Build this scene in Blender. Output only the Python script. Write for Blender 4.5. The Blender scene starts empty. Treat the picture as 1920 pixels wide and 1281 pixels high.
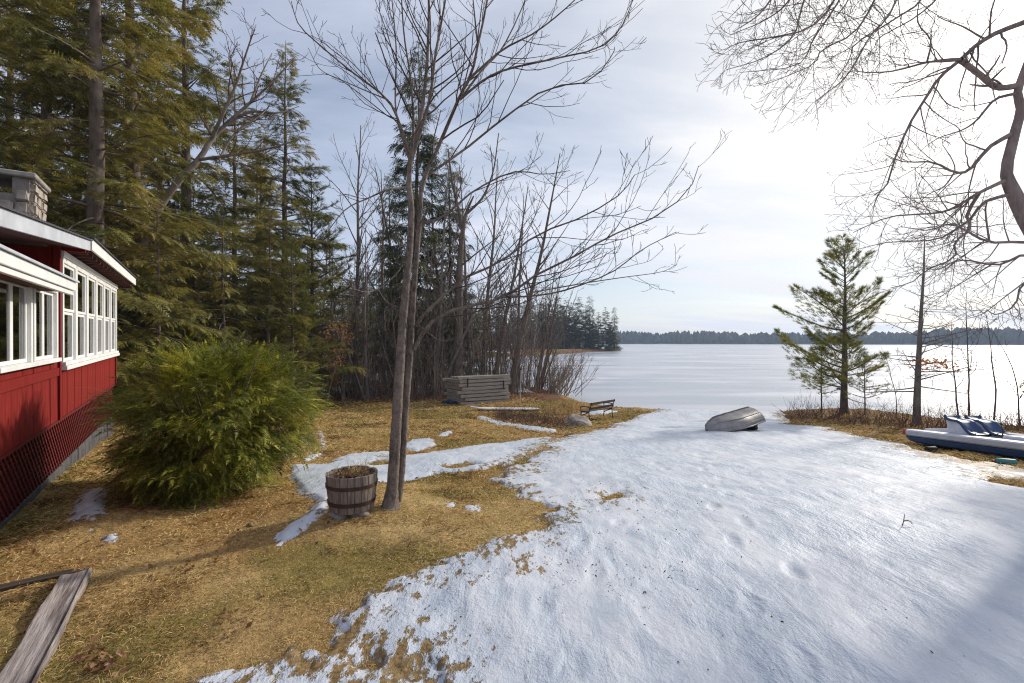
import bpy, bmesh, math, random
import numpy as np
from mathutils import Matrix, Vector, Euler

# ------------------------------------------------------------------ camera, sky, sun, exposure
sc = bpy.context.scene
col = sc.collection
EYE = 4.1                      # eye height over the lake (z = 0)
FPX, CX, CY = 900.0, 960.0, 640.5
cam_d = bpy.data.cameras.new('camera'); cam = bpy.data.objects.new('camera', cam_d); col.objects.link(cam)
cam_d.sensor_width = 36.0; cam_d.lens = FPX / 1920 * 36.0
cam.location = (0, 0, EYE); cam.rotation_euler = (math.radians(90), 0, 0)
cam_d.clip_start = 0.05; cam_d.clip_end = 6000
sc.camera = cam
SUN_AZ, SUN_EL = math.radians(51), math.radians(27)      # to the right of the view direction (+Y)
SUN = np.array([math.sin(SUN_AZ) * math.cos(SUN_EL), math.cos(SUN_AZ) * math.cos(SUN_EL), math.sin(SUN_EL)])
sun_d = bpy.data.lights.new('sun', 'SUN'); sun_d.energy = 3.6; sun_d.angle = math.radians(2.4); sun_d.color = (1.0, 0.93, 0.82)
sun = bpy.data.objects.new('sun', sun_d); col.objects.link(sun)
sun.rotation_euler = Vector(SUN).to_track_quat('Z', 'Y').to_euler()
sc.view_settings.view_transform = 'Standard'; sc.view_settings.look = 'None'
sc.view_settings.exposure = 0.15; sc.view_settings.gamma = 1.0; sc.view_settings.use_curve_mapping = False
sc.render.engine = 'CYCLES'
sc.cycles.max_bounces = 6; sc.cycles.diffuse_bounces = 3; sc.cycles.transparent_max_bounces = 12
sc.cycles.volume_bounces = 0; sc.cycles.use_denoising = True; sc.cycles.denoising_prefilter = 'NONE'; sc.cycles.filter_width = 1.15; sc.cycles.sample_clamp_indirect = 6

world = bpy.data.worlds.new('World'); sc.world = world; world.use_nodes = True


class NT:
    """small helper round a node tree"""
    def __init__(s, tree): s.t = tree; s.n = tree.nodes; s.l = tree.links
    def add(s, kind, **kw):
        n = s.n.new(kind)
        for k, v in kw.items():
            if k.startswith('in_'): continue
            setattr(n, k, v)
        return n
    def link(s, a, b): s.l.new(a, b)
    def val(s, sock, v):
        if hasattr(v, 'is_output') or isinstance(v, bpy.types.NodeSocket): s.l.new(v, sock)
        else: sock.default_value = v
    def math(s, op, a, b=0.0, clamp=False):
        n = s.n.new('ShaderNodeMath'); n.operation = op; n.use_clamp = clamp
        s.val(n.inputs[0], a); s.val(n.inputs[1], b); return n.outputs[0]
    def vmath(s, op, a, b=(0, 0, 0)):
        n = s.n.new('ShaderNodeVectorMath'); n.operation = op
        s.val(n.inputs[0], a); s.val(n.inputs[1], b); return n
    def noise(s, vec, scale, detail=3, rough=0.55, dist=0.0):
        n = s.n.new('ShaderNodeTexNoise'); s.val(n.inputs['Scale'], scale); n.inputs['Detail'].default_value = detail
        n.inputs['Roughness'].default_value = rough; n.inputs['Distortion'].default_value = dist
        if vec is not None: s.l.new(vec, n.inputs['Vector'])
        return n.outputs[0]
    def ramp(s, fac, stops, interp='LINEAR'):
        n = s.n.new('ShaderNodeValToRGB'); cr = n.color_ramp; cr.interpolation = interp
        while len(cr.elements) < len(stops): cr.elements.new(0.5)
        for e, (p, c) in zip(cr.elements, stops):
            e.position = p; e.color = c if len(c) == 4 else (*c, 1)
        s.l.new(fac, n.inputs[0]); return n.outputs[0]
    def mix(s, fac, a, b, blend='MIX'):
        n = s.n.new('ShaderNodeMix'); n.data_type = 'RGBA'; n.blend_type = blend
        s.val(n.inputs[0], fac)
        for sock, v in ((n.inputs[6], a), (n.inputs[7], b)):
            if isinstance(v, (tuple, list)): sock.default_value = v if len(v) == 4 else (*v, 1)
            else: s.l.new(v, sock)
        return n.outputs[2]
    def mapping(s, vec, scale=(1, 1, 1), rot=(0, 0, 0)):
        n = s.n.new('ShaderNodeMapping'); n.inputs['Scale'].default_value = scale; n.inputs['Rotation'].default_value = rot
        s.l.new(vec, n.inputs['Vector']); return n.outputs[0]


def build_sky():
    w = NT(world.node_tree); bg = w.n['Background']; bg.inputs['Strength'].default_value = 0.1
    sky = w.add('ShaderNodeTexSky', sky_type='NISHITA'); sky.sun_disc = False
    sky.sun_elevation = SUN_EL; sky.sun_rotation = SUN_AZ; sky.altitude = 100; sky.air_density = 1.0
    sky.dust_density = 0.6; sky.ozone_density = 1.6
    d = w.add('ShaderNodeTexCoord').outputs['Generated']
    sep = w.add('ShaderNodeSeparateXYZ'); w.link(d, sep.inputs[0])
    den = w.math('ADD', w.math('MAXIMUM', sep.outputs[2], 0.0), 0.16)
    comb = w.add('ShaderNodeCombineXYZ')
    w.link(w.math('DIVIDE', sep.outputs[0], den), comb.inputs[0]); w.link(w.math('DIVIDE', sep.outputs[1], den), comb.inputs[1])
    v = w.mapping(comb.outputs[0], (0.55, 1.25, 1), (0, 0, math.radians(24)))
    n1 = w.noise(v, 0.95, 7, 0.56, 0.5)
    n2 = w.noise(w.mapping(comb.outputs[0], (0.4, 1.3, 1), (0, 0, math.radians(32))), 1.1, 5, 0.55, 0.5)
    cl = w.math('ADD', w.math('MULTIPLY', n1, 0.62), w.math('MULTIPLY', n2, 0.38))
    cov = w.ramp(cl, [(0.38, (0.34,) * 3), (0.50, (0.66,) * 3), (0.60, (1.0,) * 3)])
    dot = w.vmath('DOT_PRODUCT', d, tuple(SUN)); dt = w.math('MAXIMUM', dot.outputs['Value'], 0.0)
    halo = w.math('MULTIPLY', w.math('POWER', dt, 7.0), 1.0)           # veil brightens round the sun
    core = w.math('MULTIPLY', w.math('POWER', dt, 40.0), 3.0)
    br = w.math('MULTIPLY', w.math('ADD', w.math('ADD', 8.6, w.math('MULTIPLY', halo, 1.6)), w.math('MULTIPLY', core, 2.2)), w.math('ADD', 0.89, w.math('MULTIPLY', n2, 0.22)))
    cs = w.add('ShaderNodeMix'); cs.data_type = 'RGBA'; cs.blend_type = 'MULTIPLY'; cs.inputs[0].default_value = 1
    w.link(w.ramp(dt, [(0.0, (0.70, 0.77, 1.0)), (0.55, (0.79, 0.84, 1.0)), (0.80, (0.90, 0.925, 1.0)), (0.96, (1, 0.985, 0.96))]), cs.inputs[6])
    cb = w.add('ShaderNodeCombineXYZ')
    for i in range(3): w.link(br, cb.inputs[i])
    w.link(cb.outputs[0], cs.inputs[7])
    cov2 = w.math('ADD', cov, w.math('MULTIPLY', halo, 0.35), True)
    out = w.mix(cov2, sky.outputs[0], cs.outputs[2])
    w.link(out, bg.inputs['Color'])


build_sky()

# ------------------------------------------------------------------ helpers
rng = np.random.default_rng(11)
random.seed(5)


def nrm(v):
    v = np.asarray(v, float); return v / np.maximum(np.linalg.norm(v, axis=-1, keepdims=True), 1e-9)


class Geo:
    def __init__(s): s.v = []; s.q = []; s.t = []; s.n = 0; s.tub = {}
    def add(s, v, quads=None, tris=None):
        v = np.asarray(v, float).reshape(-1, 3)
        if quads is not None and len(quads): s.q.append(np.asarray(quads, int).reshape(-1, 4) + s.n)
        if tris is not None and len(tris): s.t.append(np.asarray(tris, int).reshape(-1, 3) + s.n)
        s.v.append(v); s.n += len(v); return s
    def tube(s, pts, rad, k=6):
        pts = np.asarray(pts, float); s.tub.setdefault((len(pts), k), []).append((pts, np.asarray(rad, float)))
    def flush(s):
        for (n, k), L in s.tub.items():
            P = np.stack([a for a, b in L]); R = np.stack([b for a, b in L]); B = len(L)
            T = nrm(np.gradient(P, axis=1)); tot = nrm(P[:, -1] - P[:, 0] + 1e-9)
            ref = np.zeros((B, 3)); ref[np.arange(B), np.argmin(np.abs(tot), axis=1)] = 1
            N1 = nrm(np.cross(T, ref[:, None, :])); N2 = np.cross(T, N1)
            a = np.arange(k) * 2 * math.pi / k
            V = P[:, :, None, :] + R[:, :, None, None] * (np.cos(a)[None, None, :, None] * N1[:, :, None, :] + np.sin(a)[None, None, :, None] * N2[:, :, None, :])
            i = np.arange(n - 1)[:, None] * k; j = np.arange(k)[None, :]; j2 = (j + 1) % k
            q = np.stack([i + j, i + j2, i + k + j2, i + k + j], -1).reshape(-1, 4)
            Q = (q[None] + (np.arange(B) * n * k)[:, None, None]).reshape(-1, 4)
            s.add(V.reshape(-1, 3), Q)
        s.tub = {}
    def mesh(s, name, mat=None, smooth=True):
        s.flush()
        V = np.concatenate(s.v); Q = np.concatenate(s.q) if s.q else np.zeros((0, 4), int); T = np.concatenate(s.t) if s.t else np.zeros((0, 3), int)
        me = bpy.data.meshes.new(name)
        me.vertices.add(len(V)); me.vertices.foreach_set('co', V.astype(np.float32).ravel())
        me.loops.add(Q.size + T.size); me.loops.foreach_set('vertex_index', np.concatenate([Q.ravel(), T.ravel()]).astype(np.int32))
        me.polygons.add(len(Q) + len(T))
        ls = np.concatenate([np.arange(len(Q)) * 4, Q.size + np.arange(len(T)) * 3]).astype(np.int32)
        me.polygons.foreach_set('loop_start', ls)
        me.update(calc_edges=True); me.validate()
        if mat: me.materials.append(mat)
        if not smooth: me.shade_flat()
        return me


def link(name, data, parent=None, loc=None, rot=None):
    o = bpy.data.objects.new(name, data); col.objects.link(o)
    if parent is not None: o.parent = parent
    if loc is not None: o.location = tuple(float(c) for c in loc)
    if rot is not None: o.rotation_euler = rot
    return o


def tag(o, label=None, cat=None, group=None, kind=None):
    if label: o['label'] = label
    if cat: o['category'] = cat
    if group: o['group'] = group
    if kind: o['kind'] = kind
    return o


def thing(name, label, cat, loc, rz=0.0, group=None, rot=None):
    o = link(name, None, None, loc, rot if rot is not None else (0, 0, rz)); o.empty_display_size = 0.2
    return tag(o, label, cat, group)


def copy_tree(o, parent=None):
    c = o.copy(); col.objects.link(c)
    if parent is not None: c.parent = parent
    for ch in [x for x in bpy.data.objects if x.parent == o]: copy_tree(ch, c)
    return c


def box_mesh(name, size, mat, bevel=0.0, jitter=0.0, seg=1):
    bm = bmesh.new(); bmesh.ops.create_cube(bm, size=1)
    for v in bm.verts: v.co = Vector((v.co.x * size[0], v.co.y * size[1], v.co.z * size[2]))
    if bevel > 0: bmesh.ops.bevel(bm, geom=bm.edges[:], offset=bevel, segments=seg, affect='EDGES', profile=0.5)
    if jitter > 0:
        for v in bm.verts: v.co += Vector([random.uniform(-jitter, jitter) for _ in range(3)])
    me = bpy.data.meshes.new(name); bm.to_mesh(me); bm.free(); me.materials.append(mat); return me


def box(name, lo, hi, mat, parent=None, bevel=0.0, rot=None):
    lo = np.array(lo, float); hi = np.array(hi, float)
    return link(name, box_mesh(name, hi - lo, mat, bevel), parent, (lo + hi) / 2, rot)


# value noise on numpy arrays
_perm = np.random.default_rng(3).random((256, 256))


def vnoise(x, y):
    xi = np.floor(x).astype(int); yi = np.floor(y).astype(int); fx = x - xi; fy = y - yi
    fx = fx * fx * (3 - 2 * fx); fy = fy * fy * (3 - 2 * fy)
    g = lambda a, b: _perm[a & 255, b & 255]
    return (g(xi, yi) * (1 - fx) + g(xi + 1, yi) * fx) * (1 - fy) + (g(xi, yi + 1) * (1 - fx) + g(xi + 1, yi + 1) * fx) * fy - 0.5


def fbm(x, y, s, o=4, off=0.0):
    r = 0; a = 1.0; f = 1.0 / s
    for i in range(o):
        r = r + a * vnoise(x * f + 17.3 * i + off, y * f + 9.1 * i - off); a *= 0.5; f *= 2.03
    return r


def sdist(poly, X, Y):
    """signed distance to a polygon, positive inside"""
    P = np.asarray(poly, float); d2 = np.full(X.shape, 1e18); ins = np.zeros(X.shape, bool)
    for i in range(len(P)):
        ax, ay = P[i]; bx, by = P[(i + 1) % len(P)]
        ex, ey = bx - ax, by - ay; wx, wy = X - ax, Y - ay
        t = np.clip((wx * ex + wy * ey) / (ex * ex + ey * ey + 1e-12), 0, 1)
        d2 = np.minimum(d2, (wx - t * ex) ** 2 + (wy - t * ey) ** 2)
        c = ((ay > Y) != (by > Y))
        with np.errstate(divide='ignore', invalid='ignore'):
            c &= X < (bx - ax) * (Y - ay) / (by - ay if by != ay else 1e-12) + ax
        ins ^= c
    d = np.sqrt(d2); return np.where(ins, d, -d)


LAND = [(1500, -1500), (1500, 60), (200, 22), (60, 17), (30, 17.6), (22.5, 19.6), (21, 22.5), (20, 26), (17, 27.4), (14.6, 26.6), (12.8, 26.0),
        (9, 26.8), (6.8, 27.6), (5.2, 30), (4.3, 33.5), (3.6, 37), (2.6, 41), (-2, 46), (-9, 50), (-16, 56), (-21, 68), (-26, 90), (-20, 112),
        (-6, 122), (6, 134), (18, 160), (34, 193), (44, 200), (47, 208), (40, 222), (0, 250), (-120, 330), (-400, 520), (-1500, 700), (-1500, -1500)]


def gz(X, Y):
    X = np.asarray(X, float); Y = np.asarray(Y, float)
    sd = sdist(LAND, X, Y)
    lawn = 2.1 - 0.094 * np.maximum(Y - 5 - 0.55 * np.clip(-X - 3.6, 0, 7), 0)
    lawn = np.maximum(lawn, 0.55) + 0.05 * np.log1p(np.exp(-(np.maximum(lawn, 0.4) - 0.5) * 6))
    rise = np.clip((-X - 15), 0, 60) * 0.05 * np.clip((Y - 12) / 15, 0, 1)
    lawn = lawn + rise + np.where(Y > 120, 0.5, 0.0)
    lawn = lawn + 0.16 * np.exp(-((X + 1.75) ** 2 / 0.9 + (Y - 6.05) ** 2 / 0.8))          # mound at the maple
    lawn = lawn + 0.25 * np.exp(-((X - 17) ** 2 / 9 + (Y - 21.5) ** 2 / 12))                # bank under the pine
    bank = 0.06 + 0.30 * sd
    h = np.minimum(lawn, bank); k = 0.15
    h = -k * np.log(np.exp(-np.clip(lawn, -3, 6) / k) + np.exp(-np.clip(bank, -3, 6) / k))
    h = np.maximum(h, -2.5)
    return h + np.where(sd > 0.3, 0.05 * fbm(X, Y, 2.2, 3), 0.0)


def P3(px, py, d):
    return np.array([(px - CX) / FPX * d, d, EYE - (py - CY) / FPX * d])


_dd = np.exp(np.linspace(math.log(1.2), math.log(900), 460))


def G(px, py):
    """where the line of sight through a photo pixel meets the ground"""
    x = (px - CX) / FPX * _dd; z = EYE - (py - CY) / FPX * _dd
    h = np.maximum(gz(x, _dd), 0.0); i = int(np.argmax(z < h))
    if i == 0: i = len(_dd) - 1
    a = (z[i - 1] - h[i - 1]) / max((z[i - 1] - h[i - 1]) - (z[i] - h[i]), 1e-9)
    d = _dd[i - 1] + (_dd[i] - _dd[i - 1]) * np.clip(a, 0, 1)
    X = (px - CX) / FPX * d
    return np.array([X, d, float(np.maximum(gz(np.array([X]), np.array([d]))[0], 0.0))])


def ground_at(x, y): return float(gz(np.array([float(x)]), np.array([float(y)]))[0])


# ------------------------------------------------------------------ materials
def mat(name, rough=0.8, spec=0.3):
    m = bpy.data.materials.new(name); m.use_nodes = True; nt = NT(m.node_tree); b = nt.n['Principled BSDF']
    b.inputs['Roughness'].default_value = rough; b.inputs['Specular IOR Level'].default_value = spec
    return m, nt, b


def bump(nt, b, h, strength=0.5, dist=0.02):
    n = nt.add('ShaderNodeBump'); n.inputs['Strength'].default_value = strength; n.inputs['Distance'].default_value = dist
    nt.link(h, n.inputs['Height']); nt.link(n.outputs[0], b.inputs['Normal'])


def coords(nt, kind='Object'): return nt.add('ShaderNodeTexCoord').outputs[kind]


def worldpos(nt): return nt.add('ShaderNodeNewGeometry').outputs['Position']


def m_two(name, c1, c2, scale=6, rough=0.75, spec=0.3, bstr=0.3, bdist=0.01, stretch=(1, 1, 1), detail=5, lo=0.3, hi=0.7, metal=0.0):
    m, nt, b = mat(name, rough, spec); v = nt.mapping(coords(nt), stretch)
    n = nt.noise(v, scale, detail, 0.6); nt.link(nt.ramp(n, [(lo, c1), (hi, c2)]), b.inputs['Base Color'])
    b.inputs['Metallic'].default_value = metal
    if bstr: bump(nt, b, nt.noise(v, scale * 2.5, 4), bstr, bdist)
    return m


def m_bark(name, c1, c2, scale=9, bstr=0.8, st=0.22):
    m, nt, b = mat(name, 0.9, 0.15); v = nt.mapping(coords(nt), (1, 1, st))
    n = nt.noise(v, scale, 6, 0.65); n2 = nt.noise(coords(nt), 2.3, 3)
    c = nt.ramp(n, [(0.3, c1), (0.7, c2)]); c = nt.mix(nt.ramp(n2, [(0.35, (0, 0, 0)), (0.7, (0.55,) * 3)]), c, tuple(min(1, x * 1.5) for x in c2))
    nt.link(c, b.inputs['Base Color']); bump(nt, b, n, bstr, 0.03); return m


def m_leaf(name, cols, trans=0.35, rough=0.6, big=0.9):
    """thin leaves or needles: each leaf takes its own shade; broad patches differ a little"""
    m, nt, b = mat(name, rough, 0.25)
    r = nt.add('ShaderNodeNewGeometry'); isl = r.outputs['Random Per Island']
    n = nt.noise(worldpos(nt), big, 2)
    f = nt.math('ADD', nt.math('MULTIPLY', isl, 0.52), nt.math('MULTIPLY', nt.math('SUBTRACT', n, 0.5), 1.3)); f = nt.math('ADD', f, 0.24)
    k = len(cols); c = nt.ramp(f, [(0.12 + 0.76 * i / (k - 1), cc) for i, cc in enumerate(cols)])
    nt.link(c, b.inputs['Base Color'])
    t = nt.add('ShaderNodeBsdfTranslucent'); nt.link(nt.mix(0.5, c, (1, 0.95, 0.4), 'MULTIPLY'), t.inputs['Color'])
    mx = nt.add('ShaderNodeMixShader'); mx.inputs[0].default_value = trans
    nt.link(b.outputs[0], mx.inputs[1]); nt.link(t.outputs[0], mx.inputs[2]); nt.link(mx.outputs[0], nt.n['Material Output'].inputs[0])
    return m


def m_ground():
    m, nt, b = mat('lawn_soil', 0.95, 0.1)
    a = nt.add('ShaderNodeAttribute'); a.attribute_name = 'tone'
    p = worldpos(nt)
    f = nt.noise(p, 28, 5, 0.7); f2 = nt.noise(p, 5, 4, 0.6)
    c = nt.mix(1.0, a.outputs['Color'], nt.ramp(f, [(0.25, (0.55,) * 3), (0.75, (1.5,) * 3)]), 'MULTIPLY')
    c = nt.mix(1.0, c, nt.ramp(f2, [(0.25, (0.72,) * 3), (0.75, (1.3,) * 3)]), 'MULTIPLY')
    nt.link(c, b.inputs['Base Color']); bump(nt, b, f, 0.9, 0.03); return m


def m_snow():
    m, nt, b = mat('old_snow', 0.55, 0.3); p = worldpos(nt)
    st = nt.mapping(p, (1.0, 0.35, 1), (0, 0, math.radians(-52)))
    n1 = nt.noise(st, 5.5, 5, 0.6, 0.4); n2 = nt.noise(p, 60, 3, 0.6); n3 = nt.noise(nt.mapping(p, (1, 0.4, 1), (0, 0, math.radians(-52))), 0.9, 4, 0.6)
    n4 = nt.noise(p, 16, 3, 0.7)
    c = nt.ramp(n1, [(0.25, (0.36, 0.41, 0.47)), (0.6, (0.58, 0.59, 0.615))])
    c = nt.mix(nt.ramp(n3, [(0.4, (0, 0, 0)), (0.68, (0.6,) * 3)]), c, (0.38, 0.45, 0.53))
    c = nt.mix(nt.ramp(n4, [(0.70, (0, 0, 0)), (0.78, (0.75,) * 3)]), c, (0.17, 0.14, 0.11))     # bits of debris frozen in
    # turf showing through where the cover is thin
    a = nt.add('ShaderNodeAttribute'); a.attribute_name = 'cover'
    e1 = nt.noise(nt.mapping(p, (1.0, 0.5, 1), (0, 0, math.radians(-52))), 9.0, 5, 0.72); e2 = nt.noise(p, 1.1, 3)
    e = nt.math('ADD', e1, nt.math('MULTIPLY', nt.math('SUBTRACT', e2, 0.5), 0.35))
    f = nt.math('MULTIPLY', nt.math('SUBTRACT', e, a.outputs['Fac']), 16.0, True)
    c = nt.mix(f, c, nt.ramp(nt.noise(p, 30, 4), [(0.3, (0.10, 0.065, 0.02)), (0.7, (0.30, 0.19, 0.075))]))
    nt.link(c, b.inputs['Base Color'])
    h = nt.math('ADD', nt.math('MULTIPLY', n1, 0.8), nt.math('MULTIPLY', n2, 0.12))
    h = nt.math('ADD', h, nt.math('MULTIPLY', n4, 0.35))
    h = nt.math('SUBTRACT', h, nt.math('MULTIPLY', f, 0.5))
    bm_ = nt.add('ShaderNodeBump'); bm_.inputs['Distance'].default_value = 0.06; nt.link(nt.ramp(n3, [(0.35, (0.25,) * 3), (0.65, (0.95,) * 3)]), bm_.inputs['Strength']); nt.link(h, bm_.inputs['Height']); nt.link(bm_.outputs[0], b.inputs['Normal'])
    b.inputs['Subsurface Weight'].default_value = 0.0
    return m


def m_ice():
    m, nt, b = mat('lake_ice', 0.4, 0.5); p = worldpos(nt)
    n1 = nt.noise(nt.mapping(p, (0.5, 1.0, 1)), 0.09, 6, 0.6, 0.6); n2 = nt.noise(nt.mapping(p, (0.25, 1.4, 1), (0, 0, 0.15)), 0.5, 4)
    n3 = nt.noise(nt.mapping(p, (0.02, 0.25, 1), (0, 0, 0.1)), 1.0, 3)
    f = nt.math('ADD', nt.math('MULTIPLY', n1, 0.6), nt.math('MULTIPLY', n3, 0.4))
    c = nt.ramp(f, [(0.34, (0.20, 0.25, 0.30)), (0.45, (0.32, 0.35, 0.39)), (0.53, (0.43, 0.445, 0.48)), (0.62, (0.58, 0.585, 0.61))])
    nt.link(c, b.inputs['Base Color'])
    nt.link(nt.ramp(f, [(0.35, (0.22,) * 3), (0.6, (0.5,) * 3)]), b.inputs['Roughness'])
    bump(nt, b, n2, 0.06, 0.05); return m


MT = {}
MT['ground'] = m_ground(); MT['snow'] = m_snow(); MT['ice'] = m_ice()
MT['grass'] = m_leaf('dry_grass', [(0.10, 0.05, 0.018), (0.34, 0.195, 0.06), (0.56, 0.38, 0.15), (0.70, 0.53, 0.27), (0.36, 0.28, 0.08)], 0.25, 0.7, 1.3)
MT['moss'] = m_leaf('green_grass', [(0.05, 0.05, 0.010), (0.15, 0.14, 0.022), (0.32, 0.25, 0.05)], 0.25, 0.7, 1.3)
MT['deadleaf'] = m_leaf('dead_leaves', [(0.10, 0.045, 0.022), (0.24, 0.12, 0.055), (0.37, 0.21, 0.10), (0.43, 0.29, 0.17)], 0.3, 0.6, 2)
MT['copperleaf'] = m_leaf('copper_leaves', [(0.25, 0.10, 0.04), (0.48, 0.24, 0.11), (0.56, 0.33, 0.18)], 0.4, 0.6, 2)
MT['orangeleaf'] = m_leaf('orange_leaves', [(0.45, 0.13, 0.03), (0.62, 0.24, 0.06)], 0.45, 0.6, 2)
MT['hemlock'] = m_leaf('hemlock_needles', [(0.05, 0.065, 0.022), (0.16, 0.165, 0.045), (0.30, 0.26, 0.07), (0.44, 0.33, 0.11)], 0.40, 0.55, 0.35)
MT['pine'] = m_leaf('pine_needles', [(0.07, 0.09, 0.02), (0.19, 0.20, 0.045), (0.33, 0.29, 0.07)], 0.48, 0.5, 0.6)
MT['spruce'] = m_leaf('spruce_needles', [(0.04, 0.055, 0.025), (0.095, 0.11, 0.05), (0.18, 0.17, 0.07)], 0.3, 0.6, 0.4)
MT['yew'] = m_leaf('shrub_needles', [(0.10, 0.065, 0.025), (0.07, 0.10, 0.018), (0.19, 0.22, 0.03), (0.35, 0.33, 0.05), (0.55, 0.46, 0.09)], 0.38, 0.5, 2.2)
MT['maplebark'] = m_bark('maple_bark', (0.025, 0.02, 0.017), (0.25, 0.20, 0.165), 24, 1.4, 0.6)
MT['oakbark'] = m_bark('oak_bark', (0.09, 0.068, 0.06), (0.30, 0.235, 0.21), 14)
MT['darkbark'] = m_bark('dark_bark', (0.05, 0.04, 0.033), (0.18, 0.14, 0.115), 9)
MT['greybark'] = m_bark('grey_bark', (0.09, 0.075, 0.065), (0.22, 0.185, 0.16), 9)
MT['birch'] = m_bark('pale_birch_bark', (0.22, 0.19, 0.17), (0.52, 0.48, 0.45), 6, 0.3)
MT['twig'] = m_two('brown_twigs', (0.17, 0.13, 0.10), (0.38, 0.31, 0.25), 3, 0.9, 0.1, 0)
MT['redtwig'] = m_two('reddish_twigs', (0.07, 0.04, 0.033), (0.19, 0.12, 0.10), 3, 0.9, 0.1, 0)
MT['mapletwig'] = m_two('dark_maple_twigs', (0.035, 0.024, 0.022), (0.11, 0.075, 0.065), 3, 0.8, 0.2, 0)
MT['red'] = m_two('red_stained_wood', (0.13, 0.010, 0.009), (0.25, 0.024, 0.019), 5, 0.8, 0.12, 0.3, 0.006, (6, 6, 0.4))
MT['maroon'] = m_two('maroon_lattice_wood', (0.085, 0.012, 0.013), (0.16, 0.020, 0.020), 8, 0.7, 0.2, 0.2, 0.003)
MT['white'] = m_two('white_trim_paint', (0.66, 0.66, 0.64), (0.82, 0.82, 0.80), 4, 0.5, 0.4, 0.1, 0.003, (1, 1, 0.4))
MT['grey_trim'] = m_two('grey_fascia_paint', (0.42, 0.44, 0.48), (0.56, 0.58, 0.62), 4, 0.5, 0.4, 0.1, 0.003)
MT['shingle'] = m_two('dark_roof_shingle', (0.05, 0.05, 0.055), (0.10, 0.10, 0.11), 30, 0.9, 0.2, 0.5, 0.01)
MT['soffit'] = m_two('brown_soffit_board', (0.06, 0.025, 0.02), (0.11, 0.045, 0.035), 5, 0.8, 0.2, 0.2, 0.005)
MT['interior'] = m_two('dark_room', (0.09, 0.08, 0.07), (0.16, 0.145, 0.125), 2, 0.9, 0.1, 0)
MT['curtain'] = m_two('tan_curtain', (0.30, 0.19, 0.10), (0.42, 0.28, 0.16), 6, 0.9, 0.1, 0.3, 0.01, (8, 8, 0.3))
MT['blind'] = m_two('pale_blue_blind', (0.34, 0.40, 0.50), (0.44, 0.50, 0.60), 3, 0.8, 0.2, 0)
MT['concrete'] = m_two('weathered_foundation', (0.045, 0.044, 0.046), (0.13, 0.125, 0.125), 5, 0.95, 0.1, 0.6, 0.02)
MT['stone'] = m_two('field_stone', (0.20, 0.16, 0.13), (0.46, 0.40, 0.34), 4, 0.9, 0.2, 0.8, 0.03)
MT['mortar'] = m_two('grey_mortar', (0.16, 0.14, 0.125), (0.26, 0.235, 0.21), 9, 0.95, 0.1, 0.5, 0.02)
MT['slab'] = m_two('chimney_slab', (0.20, 0.18, 0.16), (0.36, 0.33, 0.29), 5, 0.9, 0.2, 0.4, 0.02)
MT['stave'] = m_two('weathered_oak_stave', (0.09, 0.068, 0.055), (0.30, 0.245, 0.205), 7, 0.85, 0.2, 0.6, 0.008, (5, 5, 0.5))
MT['iron'] = m_two('rusty_iron', (0.035, 0.025, 0.02), (0.10, 0.06, 0.04), 12, 0.75, 0.4, 0.4, 0.004, metal=0.4)
MT['soil'] = m_two('planter_soil', (0.04, 0.028, 0.02), (0.12, 0.08, 0.055), 20, 0.95, 0.1, 0.9, 0.03)
MT['timber'] = m_two('weathered_grey_timber', (0.21, 0.185, 0.155), (0.44, 0.395, 0.335), 5, 0.9, 0.15, 0.6, 0.01, (0.5, 6, 6))
MT['plank'] = m_two('weathered_plank', (0.10, 0.075, 0.065), (0.40, 0.35, 0.315), 3.2, 0.9, 0.15, 0.9, 0.012, (0.55, 6, 4), 8, 0.36, 0.62)
MT['darkplank'] = m_two('dark_wet_plank', (0.025, 0.022, 0.018), (0.10, 0.08, 0.06), 4, 0.9, 0.15, 0.7, 0.01, (0.6, 6, 4))
MT['benchwood'] = m_two('dark_bench_wood', (0.05, 0.035, 0.028), (0.12, 0.085, 0.065), 6, 0.8, 0.2, 0.3, 0.004, (0.6, 5, 5))
MT['paleboard'] = m_two('pale_painted_board', (0.52, 0.48, 0.44), (0.74, 0.70, 0.66), 3, 0.8, 0.2, 0.3, 0.005)
MT['alu'] = m_two('dull_aluminium', (0.17, 0.16, 0.155), (0.33, 0.30, 0.28), 3.0, 0.42, 0.5, 0.25, 0.01, metal=0.4)
MT['rubber'] = m_two('black_rubber', (0.012, 0.012, 0.012), (0.03, 0.03, 0.03), 8, 0.7, 0.3, 0)
MT['boatwhite'] = m_two('dull_white_plastic', (0.50, 0.51, 0.55), (0.66, 0.66, 0.69), 2.5, 0.5, 0.4, 0.1, 0.004)
MT['boatblue'] = m_two('navy_blue_plastic', (0.012, 0.035, 0.10), (0.022, 0.06, 0.15), 2.5, 0.45, 0.4, 0.1, 0.004)
MT['boatred'] = m_two('faded_red_plastic', (0.36, 0.03, 0.03), (0.48, 0.06, 0.05), 4, 0.5, 0.4, 0)
MT['teal'] = m_two('teal_plastic', (0.04, 0.20, 0.20), (0.07, 0.28, 0.27), 4, 0.5, 0.4, 0)
MT['tarp'] = m_two('blue_tarp', (0.010, 0.035, 0.10), (0.02, 0.065, 0.16), 4, 0.5, 0.4, 0.4, 0.03)
MT['forest'] = m_leaf('far_forest', [(0.018, 0.028, 0.022), (0.032, 0.045, 0.032), (0.055, 0.055, 0.045)], 0.0, 0.9, 0.05)


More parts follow.
